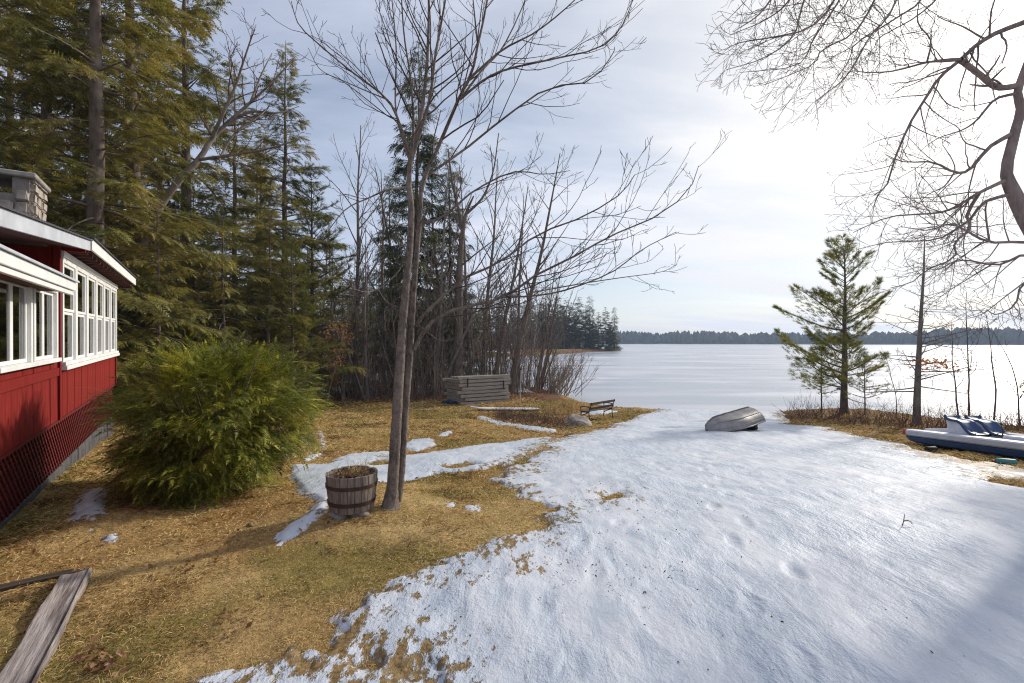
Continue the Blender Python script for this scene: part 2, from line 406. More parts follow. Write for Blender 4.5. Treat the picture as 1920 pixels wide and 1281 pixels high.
def m_glass():
    m, nt, b = mat('window_glass', 0.05, 0.5)
    nt.n.remove(b); g = nt.add('ShaderNodeBsdfGlossy'); g.inputs['Roughness'].default_value = 0.04
    t = nt.add('ShaderNodeBsdfTransparent'); t.inputs[0].default_value = (0.75, 0.78, 0.78, 1)
    fr = nt.add('ShaderNodeFresnel'); fr.inputs[0].default_value = 1.6
    mx = nt.add('ShaderNodeMixShader'); nt.link(nt.math('ADD', nt.math('MULTIPLY', fr.outputs[0], 1.0), 0.16, True), mx.inputs[0])
    nt.link(t.outputs[0], mx.inputs[1]); nt.link(g.outputs[0], mx.inputs[2]); nt.link(mx.outputs[0], nt.n['Material Output'].inputs[0])
    return m


MT['glass'] = m_glass()
# ------------------------------------------------------------------ ground, snow, lake
def Wpoly(pts): return [tuple(G(*p)[:2]) for p in pts]


SNOW_MAIN = Wpoly([(330, 1300), (430, 1240), (520, 1190), (610, 1140), (700, 1090), (790, 1058), (870, 1030), (940, 1012), (1000, 990), (985, 955), (945, 920), (925, 900), (945, 880),
                   (990, 850), (1040, 825), (1090, 812), (1140, 800), (1180, 788), (1215, 778)]) + [(9, 27.6), (12.6, 27.0), (14.0, 25.6)] + \
    Wpoly([(1480, 797), (1540, 803), (1600, 812), (1660, 826), (1700, 842), (1800, 858), (1900, 876), (1990, 892)]) + [(16, 9), (22, 4), (14, -6), (2, -8), (-1.4, 1.0)]
SNOW_SMALL = [Wpoly(p) for p in (
    [(545, 872), (600, 872), (640, 862), (740, 858), (830, 846), (930, 832), (1010, 822), (1050, 822), (1000, 850), (950, 876), (900, 884), (830, 888), (770, 902), (715, 908),
     (640, 925), (625, 955), (585, 985), (540, 1015), (505, 1038), (515, 1000), (560, 970), (590, 945), (560, 920), (542, 898)],
    [(610, 866), (660, 852), (740, 846), (745, 854), (680, 864)], [(745, 840), (770, 826), (815, 822), (822, 836), (780, 848)],
    [(556, 868), (580, 855), (600, 848), (601, 828), (594, 808), (606, 808), (612, 830), (608, 852), (580, 864)],
    [(140, 935), (170, 918), (208, 915), (200, 950), (205, 968), (170, 985), (140, 975)], [(195, 1008), (215, 1003), (215, 1014), (200, 1016)], [(160, 995), (178, 990), (175, 999)],
    [(820, 816), (850, 806), (848, 813), (826, 820)], [(865, 951), (900, 944), (907, 955), (880, 961)], [(840, 945), (852, 943), (852, 949), (842, 950)],
    [(892, 782), (905, 779), (950, 792), (1000, 800), (1045, 806), (1040, 814), (990, 807), (930, 797)],
    [(1080, 776), (1130, 769), (1170, 771), (1130, 778)], [(548, 1075), (565, 1068), (570, 1074), (552, 1080)], [(650, 712), (720, 710), (720, 716), (640, 718)])]
HOLES = [Wpoly(p) for p in ([(555, 1225), (575, 1200), (610, 1198), (615, 1215), (580, 1222), (562, 1245)], [(650, 1246), (690, 1240), (692, 1252), (660, 1257)],
                            [(755, 1276), (795, 1272), (800, 1283), (760, 1290)], [(905, 886), (935, 872), (945, 880), (930, 893)],
                            [(1130, 930), (1160, 926), (1165, 934), (1135, 938)], [(1860, 895), (1935, 905), (1935, 918), (1840, 905)], [(830, 876), (880, 868), (900, 873), (850, 882)],
                            [(690, 868), (720, 864), (730, 870), (700, 874)])]


def snow_depth(X, Y, detail=True):
    """how far inside the snow a place lies, in metres (negative = bare)"""
    s = sdist(SNOW_MAIN, X, Y)
    s = np.where(s < 6, s, 6)
    edge = s + 0.55 * fbm(X, Y, 1.6, 4) + 0.30 * fbm(X, Y, 0.28, 3, 5.0)
    def near(p):
        a = np.array(p); return (X > a[:, 0].min() - 1) & (X < a[:, 0].max() + 1) & (Y > a[:, 1].min() - 1) & (Y < a[:, 1].max() + 1)
    for p in SNOW_SMALL:
        k = near(p); x_, y_ = X[k], Y[k]
        edge[k] = np.maximum(edge[k], sdist(p, x_, y_) * 1.3 + 0.12 * fbm(x_, y_, 0.45, 4, 3.0) + 0.09 * fbm(x_, y_, 0.12, 3, 8.0))
    # bare flecks where the cover is thin, dying out towards deep snow
    fl = fbm(X, Y, 0.16, 3, 2.0) + 0.25 * fbm(X, Y, 0.9, 2, 6.0)
    thr = 0.36 + 0.25 * np.clip(s, 0, 5) + 0.02 * np.maximum(Y - 6, 0)
    edge = edge - 1.6 * np.maximum(0, fl - thr) * np.where(s > -0.5, 1, 0)
    far = fbm(X * np.where(Y > 60, 0.4, 1), Y, 3.2, 3, 1.0) - 0.20
    edge = np.where((Y > 30) & (X < 2), np.maximum(edge, far * 3), edge)
    for p in HOLES:
        k = near(p); x_, y_ = X[k], Y[k]; edge[k] = np.minimum(edge[k], -sdist(p, x_, y_) * 1.2 + 0.16 * fbm(x_, y_, 0.2, 3, 4.0))
    return edge


fine = np.radians(np.linspace(-60, 60, 560)); coarse1 = np.radians(np.linspace(-180, -60.6, 70)); coarse2 = np.radians(np.linspace(60.6, 180, 70))[:-1]
ANG = np.concatenate([coarse1, fine, coarse2])
RAD = np.concatenate([[0.0], np.exp(np.linspace(math.log(1.0), math.log(38), 320)), np.exp(np.linspace(math.log(38.8), math.log(1400), 60))])


def polar(RAD, ANG):
    r, a = np.meshgrid(RAD, ANG, indexing='ij'); return r * np.sin(a), r * np.cos(a)


def grid_quads(nr, na, wrap):
    i = np.arange(nr - 1)[:, None]; j = np.arange(na if wrap else na - 1)[None, :]; j2 = (j + 1) % na
    return np.stack([i * na + j, (i + 1) * na + j, (i + 1) * na + j2, i * na + j2], -1).reshape(-1, 4)[:, ::-1]


GX, GY = polar(RAD, ANG)
GH = gz(GX, GY)
q = grid_quads(len(RAD), len(ANG), True)
rough_h = 0.034 * fbm(GX, GY, 0.35, 3, 7.0) * (GY < 60)
geo = Geo().add(np.stack([GX, GY, GH + rough_h], -1), q)
gme = geo.mesh('ground', MT['ground'])
# what grows or lies where: straw-coloured turf, moss, brown earth, leaf litter
n1 = fbm(GX, GY, 1.3, 4, 3.3); n2 = fbm(GX, GY, 2.8, 3, 8.1)
tone = np.zeros(GX.shape + (4,)); tone[..., 3] = 1
straw, brown, moss, litter = (np.array(c) for c in ((0.40, 0.28, 0.12), (0.24, 0.125, 0.042), (0.13, 0.115, 0.022), (0.13, 0.065, 0.036)))
wm = np.clip(n1 * 3.0 + 0.25, 0, 1)[..., None]; wb = np.clip(n2 * 2.0 + 0.35 + (GY - 9) * 0.02, 0, 0.9)[..., None]
tone[..., :3] = straw * (1 - wb) + brown * wb
tone[..., :3] = tone[..., :3] * (1 - 0.6 * wm) + moss * 0.6 * wm
wood = np.clip((GY - 28.2 + n1 * 2) / 1.5, 0, 1) * (GX < 3.2 - (GY - 28) * 0.0)
bank = np.clip(1.2 - np.maximum(sdist(LAND, GX, GY) - 2.4, 0) / 2.2 + n1, 0, 1) * (GX > 12.0) * (GX + GY > 31.5)
wl = np.maximum(wood, np.minimum(bank, 1))[..., None]
tone[..., :3] = tone[..., :3] * (1 - wl) + litter * wl
at_ = gme.attributes.new('tone', 'FLOAT_COLOR', 'POINT'); at_.data.foreach_set('color', tone.astype(np.float32).ravel())
ground = tag(link('ground', gme), kind='structure')

SD = snow_depth(GX, GY)
th = np.clip(SD * 0.22, -0.07, 0.030) + 0.016 * fbm(GX, GY, 0.5, 3, 2.2) * (SD > 0) + 0.06 * (0.45 + fbm(GX, GY, 2.5, 2, 5.2)) * np.clip(SD, 0, 1) + 0.010 * (SD > 0.1)
SNH = GH + rough_h * 0.7 + th
# trodden trails, half melted
rf_ = np.random.default_rng(77)
for trail in ([(1010, 1300), (1080, 1120), (1130, 1000), (1190, 920), (1250, 860), (1300, 830)], [(1500, 1290), (1420, 1080), (1360, 960), (1330, 880), (1320, 835)], [(820, 1180), (900, 1120), (990, 1060), (1100, 1020)]):
    W_ = np.array([G(*t_)[:2] for t_ in trail]); L_ = np.concatenate([[0], np.cumsum(np.linalg.norm(np.diff(W_, axis=0), axis=1))])
    for k_, s_ in enumerate(np.arange(0.2, L_[-1], 0.62)):
        cx_, cy_ = np.interp(s_, L_, W_[:, 0]), np.interp(s_, L_, W_[:, 1]); dx_, dy_ = np.interp(s_ + .1, L_, W_[:, 0]) - cx_, np.interp(s_ + .1, L_, W_[:, 1]) - cy_; n_ = math.hypot(dx_, dy_) + 1e-6; dx_, dy_ = dx_ / n_, dy_ / n_
        sg_ = 0.11 * (1 if k_ % 2 else -1); cx_ += -dy_ * sg_ + rf_.normal() * .05; cy_ += dx_ * sg_ + rf_.normal() * .05
        a_ = ((GX - cx_) * dx_ + (GY - cy_) * dy_) / 0.15; b_ = (-(GX - cx_) * dy_ + (GY - cy_) * dx_) / 0.07; q2_ = a_ * a_ + b_ * b_
        SNH = SNH - rf_.uniform(.010, .020) * np.exp(-q2_ ** 2) + 0.003 * np.exp(-(np.sqrt(q2_) - 1.5) ** 2 * 6)
keep_v = (SD > -0.35) & (GY < 190) & (GH > -0.3)
kq = q[keep_v.ravel()[q].all(axis=1)]
used = np.unique(kq); remap = np.full(GX.size, -1); remap[used] = np.arange(len(used))
sv = np.stack([GX, GY, SNH], -1).reshape(-1, 3)[used]
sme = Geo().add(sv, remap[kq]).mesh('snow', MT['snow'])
SM_ = sdist(SNOW_MAIN, GX, GY)
cov_ = np.clip(0.43 + 0.20 * np.minimum(SD, 1.2) + 0.045 * np.clip(sdist(SNOW_MAIN, GX, GY), 0, 5), 0.38, 1.2)
cov_ = np.where(SM_ < -0.45, np.clip(0.46 + 0.9 * SD, 0.42, 1.2), cov_)
right_ = 0.30 * np.exp(-((GX - 10.2) ** 2 / 5 + (GY - 9.4) ** 2 / 2.5)); cov_ = cov_ - right_ * 0.9
sme.attributes.new('cover', 'FLOAT', 'POINT').data.foreach_set('value', cov_.ravel()[used].astype(np.float32))
snow = tag(link('snow', sme), kind='structure')

LR = np.concatenate([[0.0], np.exp(np.linspace(math.log(4), math.log(1400), 60))]); LA = np.radians(np.linspace(-180, 180, 121))[:-1]
lx, ly = polar(LR, LA)
lake = tag(link('lake', Geo().add(np.stack([lx, ly, np.zeros_like(lx)], -1), grid_quads(len(LR), 120, True)).mesh('lake', MT['ice'])), kind='structure')


def snow_line(X, Y): return snow_depth(np.asarray(X, float), np.asarray(Y, float))


# ------------------------------------------------------------------ far shore
def blob_trees(name, n, az0, az1, dist, h0, h1, mt, seed):
    r = np.random.default_rng(seed); g = Geo()
    for i in range(n):
        az = math.radians(az0 + (az1 - az0) * (i + r.random()) / n); d = dist + r.uniform(0, 70)
        x, y = d * math.sin(az), d * math.cos(az); k = 7
        hill = 4 + 9 * float(vnoise(np.array([az * 9.0]), np.array([2.5]))[0]) + 5 * float(vnoise(np.array([az * 26.0]), np.array([7.5]))[0])
        h = r.uniform(h0, h1) + hill; w = r.uniform(3.4, 7.5) * (0.75 if r.random() < 0.35 else 1.0)
        a = np.arange(k) * 2 * math.pi / k + r.random()
        con = r.random() < 0.35
        lv = [(0.0, 0.8), (0.35, 1.0), (0.62, 0.62 if con else 0.95), (0.84, 0.3 if con else 0.62)]
        V = []
        for t, ww in lv:
            rr = w * ww * r.uniform(0.8, 1.2, k); V.append(np.stack([x + rr * np.cos(a), y + rr * np.sin(a), np.full(k, h * t) + r.uniform(-.4, .4, k)], -1))
        V = np.concatenate(V + [np.array([[x, y, h]])]); Q = []
        for l in range(3):
            for j in range(k): Q.append((l * k + j, l * k + (j + 1) % k, (l + 1) * k + (j + 1) % k, (l + 1) * k + j))
        T = [(3 * k + j, 3 * k + (j + 1) % k, 4 * k) for j in range(k)]
        g.add(V, Q, T)
    return g.mesh(name, mt, smooth=False)


ff = tag(link('far_forest', blob_trees('far_forest', 1800, -62, 78, 800, 9, 17, MT['forest'], 4)), 'blue-grey wooded shore across the frozen lake', 'forest', kind='stuff')
hl = Geo(); ha = np.radians(np.linspace(-70, 86, 90)); hv = []
for dd_, hz in ((790, -1), (800, 1.2), (850, 3.5), (1000, 10), (1300, 12)): hv.append(np.stack([dd_ * np.sin(ha), dd_ * np.cos(ha), hz + (hz > 2) * 3 * fbm(ha * 9, ha * 0 + hz, 1, 3)], -1))
tag(link('far_hills', hl.add(np.concatenate(hv), grid_quads(5, 90, False)).mesh('far_hills', MT['forest'])), kind='structure')
# ------------------------------------------------------------------ red lakeside cottage
def build_house():
    rz = math.atan2(0.832, -0.554)
    H = thing('cottage', 'dark red wooden cottage with white windows and stone chimney', 'house', (-5.33, 5.0, 2.1), rot=(0, -0.012, rz))
    wall = link('wall', None, H); wall.empty_display_size = 0.1

    def boards(x0, x1, z0, z1, pitch):
        f = z1 if callable(z1) else (lambda x: z1)
        n = max(1, round((x1 - x0) / pitch)); w = (x1 - x0) / n
        for i in range(n):
            xa, xb = x0 + i * w + 0.010, x0 + (i + 1) * w - 0.010; dy = random.uniform(-0.004, 0.004)
            box('board', (xa, dy, z0), (xb, 0.03 + dy, f((xa + xb) / 2)), MT['red'], wall, 0.003)
        box('sheathing', (x0, 0.026, z0 - 0.001), (x1, 0.09, min(f(x0), f(x1))), MT['soffit'], wall)
    top1 = lambda x: 3.00 + 0.096 * (x + 1.49)
    boards(-2.6, 2.55, 0.80, 1.46, 0.42); boards(-2.6, 2.55, 1.58, 1.72, 0.42)
    boards(-2.6, -0.32, 1.72, 2.80, 0.42); boards(2.36, 2.55, 1.72, 2.80, 0.2)
    for i in range(13): box('board', (-2.6 + i * 0.396, 0.95, 2.7), (-2.6 + i * 0.396 + 0.385, 0.98, top1(-2.4 + i * 0.396) - 0.02), MT['red'], wall, 0.003)
    box('return_wall', (2.56, 0.06, 2.7), (2.60, 1.0, 3.42), MT['red'], wall)
    box('band_board', (-2.6, -0.025, 1.46), (2.545, 0.032, 1.58), MT['red'], wall, 0.004)
    box('corner_board', (2.552, -0.035, 0.80), (2.63, 0.05, 3.4), MT['red'], wall, 0.004)
    boards(2.632, 8.86, 0.80, 1.53, 0.30); boards(2.632, 8.86, 3.34, 3.52, 0.30)
    box('corner_board', (8.862, -0.03, 0.80), (8.95, 0.06, 3.5), MT['red'], wall, 0.004)
    box('end_wall', (8.87, 0.062, 0.3), (8.94, 6, 3.5), MT['red'], wall)
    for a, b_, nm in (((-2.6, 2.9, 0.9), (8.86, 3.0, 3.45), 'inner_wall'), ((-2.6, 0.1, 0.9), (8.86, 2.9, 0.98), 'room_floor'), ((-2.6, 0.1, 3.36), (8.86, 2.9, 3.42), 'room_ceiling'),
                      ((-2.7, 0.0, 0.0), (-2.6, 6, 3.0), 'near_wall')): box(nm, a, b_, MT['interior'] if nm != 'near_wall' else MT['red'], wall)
    # foundation and lattice skirt
    fo = link('foundation', None, H)
    x = -2.6
    while x < 8.9:
        w = random.uniform(0.5, 0.9); box('block', (x, 0.02 + random.uniform(-.012, .012), -1.4), (min(x + w, 8.9) - 0.012, 0.3, 0.065 + random.uniform(-.015, .01)), MT['concrete'], fo, 0.012); x += w
    la = link('lattice', None, H)
    box('backing', (-2.6, 0.09, 0.03), (8.9, 0.14, 0.80), MT['soffit'], la)
    box('rail', (-2.6, -0.012, 0.765), (8.9, 0.028, 0.798), MT['maroon'], la)
    sl = {}
    for sgn in (1, -1):
        g = Geo(); h = 0.70; w = 0.046
        v = [(0, 0, 0), (w, 0, 0), (w + sgn * h, 0, h), (sgn * h, 0, h)]; v += [(a, 0.008, c) for a, b, c in v]
        g.add(v, [(0, 1, 2, 3), (7, 6, 5, 4), (0, 4, 5, 1), (1, 5, 6, 2), (2, 6, 7, 3), (3, 7, 4, 0)]); sl[sgn] = g.mesh('slat', MT['maroon'], False)
    x = -2.5
    while x < 8.1:
        link('slat', sl[1], la, (x, 0.035, 0.065)); link('slat', sl[-1], la, (x + 0.70, 0.022, 0.065)); x += 0.135

    def window(x0, x1, z0, z1, panes, upper=False, blind=None, curtain=False):
        W = link('window', None, H); c = 0.075
        box('frame', (x0, -0.05, z0), (x0 + c, 0.07, z1), MT['white'], W, 0.004); box('frame', (x1 - c, -0.05, z0), (x1, 0.07, z1), MT['white'], W, 0.004)
        box('frame', (x0 + c, -0.048, z1 - c), (x1 - c, 0.07, z1), MT['white'], W, 0.004)
        box('sill', (x0 - 0.02, -0.085, z0 - 0.055), (x1 + 0.02, 0.07, z0 - 0.002), MT['white'], W, 0.004)
        xs = np.linspace(x0 + c, x1 - c, panes + 1)
        for i in range(panes):
            a, b_ = xs[i] + 0.002, xs[i + 1] - 0.002; s = 0.045
            zs = [(z0, z1 - c)] if not upper else [(z0, (z0 + z1) / 2 - 0.02), ((z0 + z1) / 2 - 0.018, z1 - c)]
            for k, (za, zb) in enumerate(zs):
                y = -0.012 - 0.016 * k if upper else -0.01
                for lo, hi in (((a, y, za + .001), (a + s, y + .03, zb - .001)), ((b_ - s, y, za + .001), (b_, y + .03, zb - .001)), ((a + s, y + .002, za + .001), (b_ - s, y + .03, za + s)), ((a + s, y + .002, zb - s), (b_ - s, y + .03, zb - .001))):
                    box('sash', lo, hi, MT['white'], W, 0.003)
                box('pane', (a + s, y + .014, za + s), (b_ - s, y + .018, zb - s), MT['glass'], W)
                if k == 0 and blind == 'half': box('blind', (a + s, 0.08, za), (b_ - s, 0.09, zb), MT['blind'], W)
            if curtain:
                g = Geo(); nx = 26; cx0, cx1 = a + 0.02, b_ - 0.02; xx = np.linspace(cx0, cx1, nx); yy = 0.14 + 0.02 * np.sin((xx - cx0) * 55)
                v = np.concatenate([np.stack([xx, yy, np.full(nx, z)], -1) for z in (z0 - .1, z1)]); g.add(v, grid_quads(2, nx, False)); link('curtain', g.mesh('curtain', MT['curtain']), W)
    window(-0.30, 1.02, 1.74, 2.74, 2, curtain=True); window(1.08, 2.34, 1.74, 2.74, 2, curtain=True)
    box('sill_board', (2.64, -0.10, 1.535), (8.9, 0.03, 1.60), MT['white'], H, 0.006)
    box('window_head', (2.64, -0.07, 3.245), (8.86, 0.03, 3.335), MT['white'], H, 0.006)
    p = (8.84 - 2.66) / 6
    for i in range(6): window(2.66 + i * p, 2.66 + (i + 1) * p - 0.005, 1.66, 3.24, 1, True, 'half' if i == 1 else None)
    # roofs with their fascia boards
    rf = link('roof', None, H)
    def slab(name, xa, za, xb, zb, y0, y1, th, rise, m, par=rf):
        v = []
        for (x, z) in ((xa, za), (xb, zb)):
            for y in (y0, y1): v += [(x, y, z + (y - y0) * rise - th), (x, y, z + (y - y0) * rise)]
        q_ = [(0, 1, 3, 2), (4, 6, 7, 5), (0, 4, 5, 1), (2, 3, 7, 6), (1, 5, 7, 3), (0, 2, 6, 4)]
        return link(name, Geo().add(v, q_).mesh(name, m, False), par)
    slab('soffit', -2.9, 2.87, 2.66, 3.40, -0.33, 3, 0.02, 0.03, MT['soffit'])
    slab('shingle_sheet', -2.9, 3.00, 2.70, 3.54, -0.385, 3, 0.02, 0.10, MT['shingle'])
    slab('fascia', -2.9, 2.978, 2.66, 3.515, -0.36, -0.33, 0.15, 0, MT['grey_trim'])
    box('fascia_end', (2.662, -0.30, 3.33), (2.73, 0.0, 3.50), MT['red'], rf)
    slab('soffit', 2.75, 3.42, 9.65, 3.46, -0.30, 3, 0.02, 0.03, MT['soffit'])
    for i in range(17): box('rafter', (2.9 + i * 0.41, -0.295, 3.33), (2.95 + i * 0.41, -0.005, 3.395), MT['soffit'], rf)
    slab('shingle_sheet', 2.74, 3.585, 9.72, 3.64, -0.40, 3.4, 0.022, 0.12, MT['shingle'])
    slab('fascia', 2.75, 3.56, 9.66, 3.60, -0.37, -0.34, 0.17, 0, MT['white'])
    slab('fascia', 9.66, 3.602, 9.69, 3.602, -0.37, 3.3, 0.17, 0.12, MT['white'])
    # low white porch trim over the small windows
    tr = link('porch_trim', None, H)
    slab('trim_cap', -2.7, 2.80, 1.60, 2.80, -0.39, 0.06, 0.025, 0.10, MT['grey_trim'], tr)
    box('porch_roof', (-2.6, 0.062, 2.80), (2.55, 0.96, 2.86), MT['shingle'], tr)
    box('trim_board', (-2.7, -0.36, 2.66), (1.55, -0.33, 2.772), MT['white'], tr, 0.004); box('trim_board', (-2.7, -0.335, 2.60), (1.53, -0.29, 2.657), MT['white'], tr, 0.004)
    slab('trim_soffit', -2.7, 2.66, 1.53, 2.66, -0.29, 0.0, 0.02, 0.0, MT['soffit'], tr)
    box('trim_end', (1.50, -0.285, 2.665), (1.53, -0.002, 2.79), MT['white'], tr)
    # stone chimney with an open hood
    ch = link('chimney', None, H)
    box('core', (3.25, 0.43, 2.9), (4.05, 1.95, 4.22), MT['mortar'], ch)
    box('core', (3.25, 0.43, 4.222), (4.05, 0.62, 4.48), MT['mortar'], ch); box('core', (3.25, 1.75, 4.222), (4.05, 1.95, 4.48), MT['mortar'], ch)
    box('cap_slab', (3.16, 0.34, 4.482), (4.12, 2.1, 4.56), MT['slab'], ch, 0.015)
    def stone(c, s):
        bm = bmesh.new(); bmesh.ops.create_cube(bm, size=1)
        for v in bm.verts: v.co = Vector([v.co[i] * s[i] for i in range(3)])
        bmesh.ops.bevel(bm, geom=bm.edges[:], offset=min(s) * 0.22, segments=2, affect='EDGES')
        for v in bm.verts: v.co += Vector([random.uniform(-.011, .011) for _ in range(3)])
        me = bpy.data.meshes.new('stone'); bm.to_mesh(me); bm.free(); me.materials.append(MT['stone']); link('stone', me, ch, c)
    z = 3.3
    while z < 4.44:
        h = random.uniform(0.13, 0.19); y = 0.43
        if z + h > 4.48: h = 4.48 - z
        while y < 1.9:
            w = random.uniform(0.16, 0.30)
            if z + h < 4.25 or y + w < 0.66 or y > 1.7:
                stone((3.235, y + w / 2, z + h / 2), (0.08 + random.uniform(0, .03), w - .02, h - .018))
            y += w
            if z + h >= 4.25 and 0.6 < y < 1.72: y = 1.72
        x = 3.26
        while x < 4.0:
            w = min(random.uniform(0.18, 0.34), 4.08 - x); stone((x + w / 2, 0.425, z + h / 2), (w - .02, 0.08 + random.uniform(0, .03), h - .018)); x += w
        z += h


build_house()


# ------------------------------------------------------------------ half-barrel planter
def build_barrel():
    p = G(660, 957); B = thing('barrel_planter', 'weathered half barrel planter with two rusty hoops beside the bare maple', 'planter', (p[0], p[1], p[2] + 0.035))
    n = 22; R = lambda z: 0.235 + 0.052 * math.sin(min(1, z / 0.41 * 0.62 + 0.08) * math.pi * 0.62)
    Hh = 0.41
    for i in range(n):
        a0 = (i + 0.035) * 2 * math.pi / n; a1 = (i + 0.965) * 2 * math.pi / n; g = Geo(); v = []; dh = random.uniform(-.008, .004)
        zs = np.linspace(0, Hh + dh, 7)
        for z in zs:
            r = R(z) + random.uniform(-.0012, .0012)
            for aa, rr in ((a0, r), ((a0 + a1) / 2, r * 1.006), (a1, r), (a1, r - .026), (a0, r - .026)): v.append((rr * math.cos(aa), rr * math.sin(aa), z))
        qd = [(l * 5 + j, l * 5 + (j + 1) % 5, (l + 1) * 5 + (j + 1) % 5, (l + 1) * 5 + j) for l in range(6) for j in range(5)]
        qd += [(30, 31, 33, 34)]; g.add(v, qd, [(31, 32, 33)]); link('stave', g.mesh('stave', MT['stave'], False), B)
    for z0, z1 in ((0.075, 0.12), (0.265, 0.305)):
        g = Geo(); v = []; k = 48
        for z, e in ((z0, .003), (z0, .008), (z1, .008), (z1, .003)):
            for j in range(k): aa = 2 * math.pi * j / k; v.append(((R(z) * 1.006 + e) * math.cos(aa), (R(z) * 1.006 + e) * math.sin(aa), z))
        g.add(v, [(l * k + j, l * k + (j + 1) % k, ((l + 1) % 4) * k + (j + 1) % k, ((l + 1) % 4) * k + j) for l in range(4) for j in range(k)]); link('hoop', g.mesh('hoop', MT['iron'], False), B)
    g = Geo(); rr, aa = np.meshgrid(np.linspace(0.001, 0.257, 8), np.arange(28) * 2 * math.pi / 28, indexing='ij')
    g.add(np.stack([rr * np.cos(aa), rr * np.sin(aa), 0.355 + 0.03 * np.random.default_rng(2).random(rr.shape)], -1), grid_quads(8, 28, True)); link('soil', g.mesh('soil', MT['soil']), B)
    # dead stalks and leaves in it
    r = np.random.default_rng(8); g = Geo()
    for i in range(70):
        a, q_ = r.uniform(0, 6.28), r.uniform(0, 0.2); b = np.array([q_ * math.cos(a) + 0.05, q_ * math.sin(a), 0.365]); d = nrm([r.normal() * .5, r.normal() * .5, 1]); L = r.uniform(0.08, 0.26)
        pts = [b]
        for k in range(5): d = nrm(d + np.array([r.normal() * .22, r.normal() * .22, -0.10 * k])); pts.append(pts[-1] + d * L / 5)
        g.tube(pts, np.linspace(.0028, .001, 6), 3)
    t = tag(link('dead_flower_stalks', None, None, (p[0], p[1], p[2] + 0.035)), 'dead dry stalks and straw standing in the half barrel planter', 'dead plant')
    link('stalks', g.mesh('stalks', MT['grass']), t)
    lf = leaf_mesh(np.stack([r.uniform(-.19, .19, 90), r.uniform(-.19, .19, 90), 0.385 + r.random(90) * .03], -1), 0.055, r); link('dead_leaves', lf.mesh('dead_leaves', MT['deadleaf']), t)
    for i, (dx, dy, s) in enumerate(((-0.10, -0.13, 0.12), (0.13, -0.10, 0.11), (0.0, 0.14, 0.12))):
        rock('stone', (p[0] + dx, p[1] + dy, ground_at(p[0] + dx, p[1] + dy) - 0.055 + 0.0), (s, s * .8, 0.085), MT['mortar'], 20 + i,
             ('flat grey stone propping the front left of the barrel', 'flat grey stone propping the front right of the barrel', 'flat grey stone under the back of the barrel')[i], 'stone')


def leaf_mesh(P, size, r, flat=0.5):
    """scattered little curled leaves, four triangles each"""
    n = len(P); g = Geo(); a = r.uniform(0, 6.28, n); s = size * r.uniform(0.6, 1.3, n)
    X = nrm(np.stack([np.cos(a), np.sin(a), r.normal(0, flat, n)], -1)); Yv = nrm(np.cross(np.stack([r.normal(0, flat, n), r.normal(0, flat, n), np.ones(n)], -1), X)); Z = np.cross(X, Yv)
    t = np.array([(-.5, 0, .08), (0, .28, .12), (.5, 0, .05), (0, -.28, .12), (0, 0, 0)])
    V = P[:, None, :] + s[:, None, None] * (t[None, :, 0:1] * X[:, None] + t[None, :, 1:2] * Yv[:, None] + t[None, :, 2:3] * Z[:, None])
    T = np.array([(0, 4, 1), (1, 4, 2), (2, 4, 3), (3, 4, 0)])
    return g.add(V.reshape(-1, 3), None, (T[None] + (np.arange(n) * 5)[:, None, None]).reshape(-1, 3))


def rock(name, loc, size, m, seed, label, cat):
    r = np.random.default_rng(seed); bm = bmesh.new(); bmesh.ops.create_icosphere(bm, subdivisions=3, radius=1)
    ph = r.uniform(0, 6, 6)
    for v in bm.verts:
        c = v.co.copy(); k = 1 + 0.16 * math.sin(2.3 * c.x + ph[0]) * math.sin(2.9 * c.y + ph[1]) + 0.10 * math.sin(5 * c.z + 4 * c.x + ph[2]) + r.normal() * .02
        v.co = Vector((c.x * size[0] * k, c.y * size[1] * k, max(-0.6, c.z) * size[2] * k))
    me = bpy.data.meshes.new(name); bm.to_mesh(me); bm.free(); me.materials.append(m); me.shade_flat()
    o = link(name, me, None, (loc[0], loc[1], loc[2] + size[2] * 0.5)); return tag(o, label, cat)


build_barrel()

